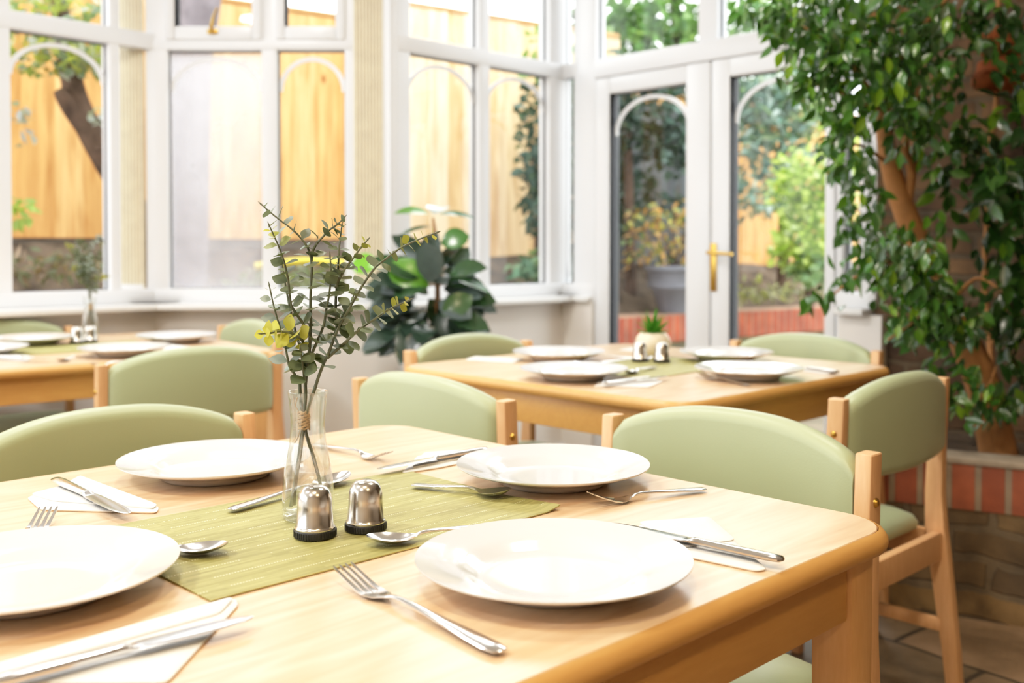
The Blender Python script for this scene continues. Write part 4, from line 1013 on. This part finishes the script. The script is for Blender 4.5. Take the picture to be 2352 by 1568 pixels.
# ------------------------------------------------------------------ the garden outside
gm = MB(); gm.box(-14, 14, 3.0, 22, -.25, -.14); g = gm.build('ground', M['patio'], None, 0); struct(g, 'paved ground outside the windows')
FD = Vector((.82, .575, 0)).normalized(); FN = Vector((-FD.y, FD.x, 0)); rzf = math.atan2(FD.y, FD.x)
RW = Vector((.719, 6.95, 0)); FP = Vector((-2.6, 5.8, 0))
tR = thing('garden_wall', 'low red brick and stone retaining wall outside the doors', 'garden wall', RW, rzf)
MB().box(-6.5, 4.5, 0, .22, -.14, .40).build('stone_base', M['outstone'], tR, 0)
MB().box(-6.5, 4.5, -.012, .23, .40, .60, .01).build('brick_coping', M['outbrick'], tR, 0)
depth_bed = (FP - RW).dot(FN)
sm = MB(); nx, ny = 60, 14; vs = []
for j in range(ny + 1):
    for i in range(nx + 1):
        u = -6.5 + 11 * i / nx; v = .235 + (depth_bed - .24) * j / ny
        zf = 1.12 - .03 * max(0, u + 4)
        zz = .56 + (zf - .56) * (j / ny) ** .9 + .05 * noise.noise(Vector((u * 3, v * 4, 0))) + .02 * noise.noise(Vector((u * 11, v * 12, 3)))
        vs.append((u, v, zz))
sm.add(vs, [(j * (nx + 1) + i, j * (nx + 1) + i + 1, (j + 1) * (nx + 1) + i + 1, (j + 1) * (nx + 1) + i) for j in range(ny) for i in range(nx)])
so = sm.build('soil_bank', M['soil'], None, 60, RW, rzf); struct(so, 'dark sloping soil bed below the garden fence')
def fence(name, label, u0, u1, z0, z1, mat, off=0.0, gb=True, grp='garden fences'):
    o = FP + FN * off; t = thing(name, label, 'fence', o, rzf)
    m = MB(); n = int((u1 - u0) / .145); 
    for i in range(n):
        a = u0 + (u1 - u0) * i / n; b_ = u0 + (u1 - u0) * (i + 1) / n + .012; ty = .006 * (i % 2)
        m.box(a, b_, ty, ty + .018, z0, z1 + random.uniform(-.004, .004))
    m.build('board_panel', mat, t, 0)
    for i in range(int((u1 - u0) / 1.83) + 1):
        a = u0 + .06 + i * 1.83
        if a + .05 > u1: continue
        MB().box(a - .045, a + .045, .03, .12, z0 - .35, z1 + .04, .006).build('post', M['post'] if mat is not M['darkfence'] else mat, t)
    if gb: MB().box(u0, u1, .025, .029, z0 - .32, z0 + .03).build('gravel_board', M['gravelboard'], t, 0)
    MB().box(u0, u1, -.012, .05, z1 + .008, z1 + .035, .005).build('cap_rail', M['post'] if mat is not M['darkfence'] else mat, t)
    return t
def fu(px):
    r = ray(px, 572); t_ = FP.dot(FN) / r.dot(FN); return (r * t_ - FP).dot(FD)
u89 = fu(893)
fence('wooden_fence', 'orange cedar board fence behind the misted and side bay windows', -3.4, u89, 1.13, 2.60, M['fence'])
fence('wooden_fence', 'taller cedar board fence, colour bleached by overexposure, behind the receding bay window', u89 + .02, fu(1420), .99, 2.76, M['fence2'])
fence('wooden_fence', 'orange board fence behind the yellow green shrub outside doors', fu(1425), 8.2, .92, 2.35, M['fence'])
fence('wooden_fence', 'dark weathered grey fence seen through the first glazed door', fu(1385), fu(1625), .95, 2.2, M['darkfence'], -.18, False)

def trunk_tree(name, label, basep, paths, mat, leaves, lmat=None, cat='tree'):
    t = thing(name, label, cat, basep)
    m = MB()
    for pts, r0, r1 in paths: twig(m, [Vector(p) - basep for p in pts], r0, r1, 10)
    if paths: m.build('trunk', mat, t, 60)
    lf = MB()
    for (c, rx, ry, rz_, cnt, cols, ln, wd) in leaves:
        for i in range(cnt):
            v = Vector((random.gauss(0, 1), random.gauss(0, 1), random.gauss(0, 1))).normalized() * (random.random() ** .4)
            p = Vector(c) + Vector((v.x * rx, v.y * ry, v.z * rz_)) - basep
            d = Vector((random.gauss(0, 1), random.gauss(0, 1), random.gauss(-.3, .8))); up = Vector((random.gauss(0, .6), random.gauss(-.3, .6), 1))
            lf.leaf(p, d, up, ln * random.uniform(.7, 1.3), wd * random.uniform(.7, 1.3), vcol(random.choice(cols), .25), .25, .15, [0, .8, 1, .6, 0])
    if leaves: lf.build('foliage', lmat or M['outleaf'], t, 60)
    return t
random.seed(11)
PY_ = [(.30, .36, .12), (.42, .44, .10), (.5, .52, .45), (.25, .33, .22)]
b0 = PD(370, 620, 5.25); b0.z = .75
trunk_tree('garden_tree', 'dark leaning tree trunk with pale leaves outside the side window', b0, [([b0 - Vector((0, 0, .1)), PD(300, 470, 5.2), PD(250, 375, 5.15), PD(207, 300, 5.1), PD(178, 235, 5.1), PD(160, 160, 5.1), PD(140, 40, 5.1), PD(130, -80, 5.1)],   .085, .04), ([PD(205, 300, 5.1), PD(160, 245, 5.05), PD(136, 208, 5.0)], .06, .03), ([PD(232, 350, 5.1), PD(250, 260, 5.15), PD(280, 120, 5.2)], .05, .03)], M['darkbark'],
           [(PD(130, 120, 5.0), .32, .25, .13, 260, PY_, .06, .035), (PD(90, 20, 5.0), .38, .3, .16, 300, PY_, .06, .035), (PD(210, 130, 5.05), .16, .2, .07, 90, PY_, .06, .035), (PD(40, 290, 4.9), .08, .1, .14, 22, [(.5, .52, .55), (.4, .42, .4)], .06, .035), (PD(40, 480, 4.9), .08, .1, .1, 26, [(.35, .5, .12)], .06, .035), (PD(225, 265, 5.0), .04, .06, .05, 14, [(.6, .65, .65)], .05, .035)])
b0 = PD(425, 640, 6.0); b0.z = .85
trunk_tree('garden_tree', 'grey tree trunk seen through the misted window pane', b0, [([b0 - Vector((0, 0, .1)), PD(428, 500, 6.0), PD(432, 300, 6.0), PD(440, 120, 6.0), PD(455, 30, 6.0), PD(470, -100, 6.0)], .13, .12)], M['greybark'], [])
CON = [(.05, .10, .075), (.07, .13, .09), (.035, .075, .055), (.13, .20, .17)]
b0 = PD(1450, 640, 7.7); b0.z = .8
trunk_tree('conifer_tree', 'dark green conifer shrub seen through the first glazed door', b0, [([b0 - Vector((0, 0, .1)), PD(1445, 420, 7.7), PD(1442, 220, 7.7)], .05, .02)], M['darkbark'],
           [(PD(1450, 230, 7.62), .62, .16, .40, 900, CON, .09, .05), (PD(1420, 420, 7.78), .3, .08, .40, 380, CON, .09, .05), (PD(1560, 330, 7.66), .28, .14, .25, 260, CON, .09, .05), (PD(1400, 500, 7.8), .3, .10, .2, 160, CON, .09, .05), (PD(1560, 480, 7.78), .22, .08, .12, 90, CON, .09, .05)])
b0 = PD(1230, 640, 6.9); b0.z = .75
trunk_tree('conifer_tree', 'grey green conifer at the receding bay window edge', b0, [([b0 - Vector((0, 0, .1)), PD(1245, 420, 6.9), PD(1265, 200, 6.9)], .04, .015)], M['darkbark'],
           [(PD(1262, 300, 6.9), .22, .2, .55, 520, CON, .09, .05), (PD(1322, 400, 7.2), .12, .15, .75, 420, CON, .09, .05), (PD(1245, 430, 6.85), .16, .2, .4, 320, CON, .09, .05), (PD(1265, 130, 6.9), .2, .2, .3, 130, [(.2, .35, .12), (.3, .45, .2)], .09, .05), (PD(1225, 620, 6.7), .16, .15, .12, 110, [(.1, .2, .12), (.2, .3, .18)], .08, .05)])
GRN = [(.12, .28, .06), (.2, .38, .1), (.3, .48, .2), (.09, .2, .06)]
b0 = PD(1560, 560, 9.9); b0.z = .8
trunk_tree('garden_tree', 'bright green tree crown showing over the glazed doors', b0, [([b0 - Vector((0, 0, .1)), PD(1560, 200, 9.9), PD(1550, 0, 9.9), PD(1540, -200, 9.9)], .09, .04)], M['darkbark'],
           [(PD(1480, 60, 9.8), 1.0, .5, .45, 1300, GRN, .13, .07), (PD(1750, 60, 9.8), .6, .5, .42, 500, GRN + [(.5, .6, .4)], .13, .07), (PD(1320, 120, 9.8), .35, .4, .6, 400, GRN, .13, .07), (PD(1500, -120, 9.8), 1.4, .6, .4, 700, GRN, .13, .07)])
BLU = [(.2, .32, .26), (.3, .42, .36), (.12, .22, .18), (.45, .55, .5)]
b0 = PD(1800, 640, 8.2); b0.z = .8
trunk_tree('garden_tree', 'blue green feathery shrub seen through the second door', b0, [([b0 - Vector((0, 0, .1)), PD(1800, 420, 8.2), PD(1790, 200, 8.2)], .06, .02)], M['darkbark'],
           [(PD(1740, 200, 8.1), .4, .3, .3, 420, BLU, .12, .045), (PD(1770, 290, 8.1), .42, .3, .42, 700, BLU, .12, .045), (PD(1860, 230, 8.1), .3, .3, .3, 300, [(.3, .5, .15), (.4, .55, .25)], .1, .05), (PD(1740, 440, 8.0), .3, .2, .2, 200, BLU, .1, .05)])
YG = [(.45, .6, .12), (.55, .68, .18), (.35, .5, .1), (.62, .72, .35)]
b0 = PD(1860, 655, 7.0); b0.z = .72
trunk_tree('garden_shrub', 'bright yellow green shrub beyond the second glazed door', b0, [([b0 - Vector((0, 0, .1)), PD(1855, 560, 7.0), PD(1860, 460, 7.0)], .03, .012)], M['darkbark'],
           [(PD(1850, 440, 6.9), .24, .2, .32, 520, YG, .07, .05), (PD(1840, 560, 6.85), .24, .2, .18, 320, YG, .07, .05), (PD(1870, 620, 6.8), .18, .15, .12, 130, [(.25, .4, .2), (.4, .55, .3)], .07, .05), (PD(1930, 400, 7.0), .2, .2, .5, 300, YG, .07, .05)], cat='shrub')
# low planting on the bank
for i, (px, py, y, lab, cols) in enumerate([(710, 648, 5.65, 'low scrappy green plants on the soil outside the misted window', [(.2, .25, .12), (.3, .32, .2)]), (90, 615, 4.95, 'dry brown twigs on the soil outside the side window', [(.3, .22, .16), (.18, .2, .12)]), (1760, 675, 7.5, 'low mossy plants along the brick garden wall', [(.35, .36, .12), (.4, .38, .25), (.2, .2, .12)])]):
    b0 = PD(px, py, y); b0.z -= .02
    trunk_tree('bedding_plant', lab, b0, [], None, [(b0 + Vector((0, 0, .04)), .5, .2, .07, 200, cols, .07, .03)], cat='plant')

# urn with dry plant on the garden wall
ub = PD(1508, 722, 7.55); ub.z = .602
ub = Vector((ub.x, ub.y, .602))
kk = RW + FD * ((ub - RW).dot(FD)) + FN * .11; ub = Vector((kk.x, kk.y, .6015))
t = thing('garden_urn', 'grey garden pot on the brick wall seen through the first door', 'plant pot', ub)
m = MB(); m.lathe([(.0001, 0), (.10, 0), (.105, .01), (.155, .17), (.185, .185), (.195, .30), (.215, .315), (.215, .345), (.19, .345), (.18, .30), (.0001, .29)], 40); m.build('pot', M['urn'], t, 50)
m = MB()
for i in range(16):
    a = random.uniform(0, 6.28); e = random.uniform(.15, 1.0); m.tube(bend_pts([Vector((0, 0, .28)), Vector((math.cos(a) * e * .15, math.sin(a) * e * .15, .50)), Vector((math.cos(a) * e * .45, math.sin(a) * e * .3, random.uniform(.5, .95)))], 4), [.006 - .004 * k / 8 for k in range(9)], 5)
m.build('dry_stem', M['darkbark'], t, 60)
lf = MB()
for i in range(330):
    a = random.uniform(0, 6.28); rr = random.random() ** .6 * .36; p = Vector((math.cos(a) * rr, math.sin(a) * rr * .6, random.uniform(.42, .85) - rr * .3))
    lf.leaf(p, Vector((random.gauss(0, 1), random.gauss(0, 1), random.gauss(-.4, .6))), Vector((0, -.5, 1)), .07, .035, vcol(random.choice([(.6, .33, .1), (.65, .42, .18), (.5, .28, .12), (.55, .5, .12), (.2, .28, .12)]), .2), .3, .2)
lf.build('dry_leaves', M['outleaf'], t, 60)
# yellow lamp reflection in the glass, shaped as a tube on the soil
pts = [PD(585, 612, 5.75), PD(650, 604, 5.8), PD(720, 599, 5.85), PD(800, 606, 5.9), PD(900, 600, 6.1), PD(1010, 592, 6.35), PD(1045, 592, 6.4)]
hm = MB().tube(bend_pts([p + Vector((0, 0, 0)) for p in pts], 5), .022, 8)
tag(hm.build('reflection_streak', M['streak'], None, 60), 'yellow streak of reflected lamplight, shaped as a tube along the soil', 'streak')

# ------------------------------------------------------------------ light
wd = bpy.data.worlds.new('sky'); SC.world = wd; wd.use_nodes = True
nt = wd.node_tree; bg = nt.nodes['Background']
tc = N(nt, 'ShaderNodeTexCoord'); sp_ = N(nt, 'ShaderNodeSeparateXYZ'); L(nt, tc.outputs['Generated'], sp_.inputs[0])
rp = ramp(nt, [(.0, (.75, .8, .85, 1)), (.35, (1, .99, .97, 1)), (1, (.88, .94, 1, 1))]); L(nt, sp_.outputs[2], rp.inputs['Fac'])
L(nt, rp.outputs['Color'], bg.inputs['Color']); bg.inputs['Strength'].default_value = 5.0
def lamp(name, kind, loc, energy, col, **kw):
    d = bpy.data.lights.new(name, kind); d.energy = energy; d.color = col
    for k, v in kw.items(): setattr(d, k, v)
    o = bpy.data.objects.new(name, d); COL.objects.link(o); o.location = loc; return o
s = lamp('sun', 'SUN', (0, 12, 8), 1.05, (1, .97, .92), angle=R(24))
s.rotation_euler = Vector((-.12, -.86, -.47)).to_track_quat('-Z', 'Y').to_euler()
for lx, ly, e, c in ((-.9, 2.6, 30, (1, .95, .90)), (.5, 2.1, 20, (1, .9, .76)), (-1.9, .8, 40, (1, .96, .93)), (-.2, .1, 24, (1, .79, .5)), (-1.3, -1.0, 34, (1, .95, .90)), (1.0, -.9, 24, (1, .72, .38))):
    lamp('ceiling_lamp', 'AREA', (lx, ly, 2.82), e, c, shape='DISK', size=.36)

# ------------------------------------------------------------------ camera
cd = bpy.data.cameras.new('camera'); cam = bpy.data.objects.new('camera', cd); COL.objects.link(cam); SC.camera = cam
cam.location = (0, 0, CZ); cam.rotation_euler = (R(90) - PITCH, 0, 0)
cd.sensor_width = 36; cd.lens = 36 * F / 2352; cd.shift_y = -(784 - PPY) / 2352; cd.clip_start = .02; cd.clip_end = 200
cd.dof.use_dof = True; cd.dof.focus_distance = 1.22; cd.dof.aperture_fstop = 4.2; cd.dof.aperture_blades = 0
SC.view_settings.view_transform = 'Standard'; SC.view_settings.look = 'None'; SC.view_settings.exposure = .30; SC.view_settings.gamma = 1.0
SC.view_settings.use_curve_mapping = True
cmn = SC.view_settings.curve_mapping; cmn.white_level = (2.2, 2.2, 2.2); cmn.clip_max_x = 1
cv = cmn.curves[3]; cv.points[0].location = (0, 0); cv.points[1].location = (1, 1)
for x_, y_ in ((.10, .205), (.24, .47), (.40, .70), (.62, .88), (.82, .965)): cv.points.new(x_, y_)
cmn.update()
cy = SC.cycles
cy.max_bounces = 8; cy.diffuse_bounces = 3; cy.glossy_bounces = 3; cy.use_adaptive_sampling = True; cy.adaptive_threshold = .05; cy.adaptive_min_samples = 14; cy.transmission_bounces = 8; cy.transparent_max_bounces = 16
cy.caustics_reflective = False; cy.caustics_refractive = False; cy.sample_clamp_indirect = 6; cy.use_denoising = True; cy.blur_glossy = .5
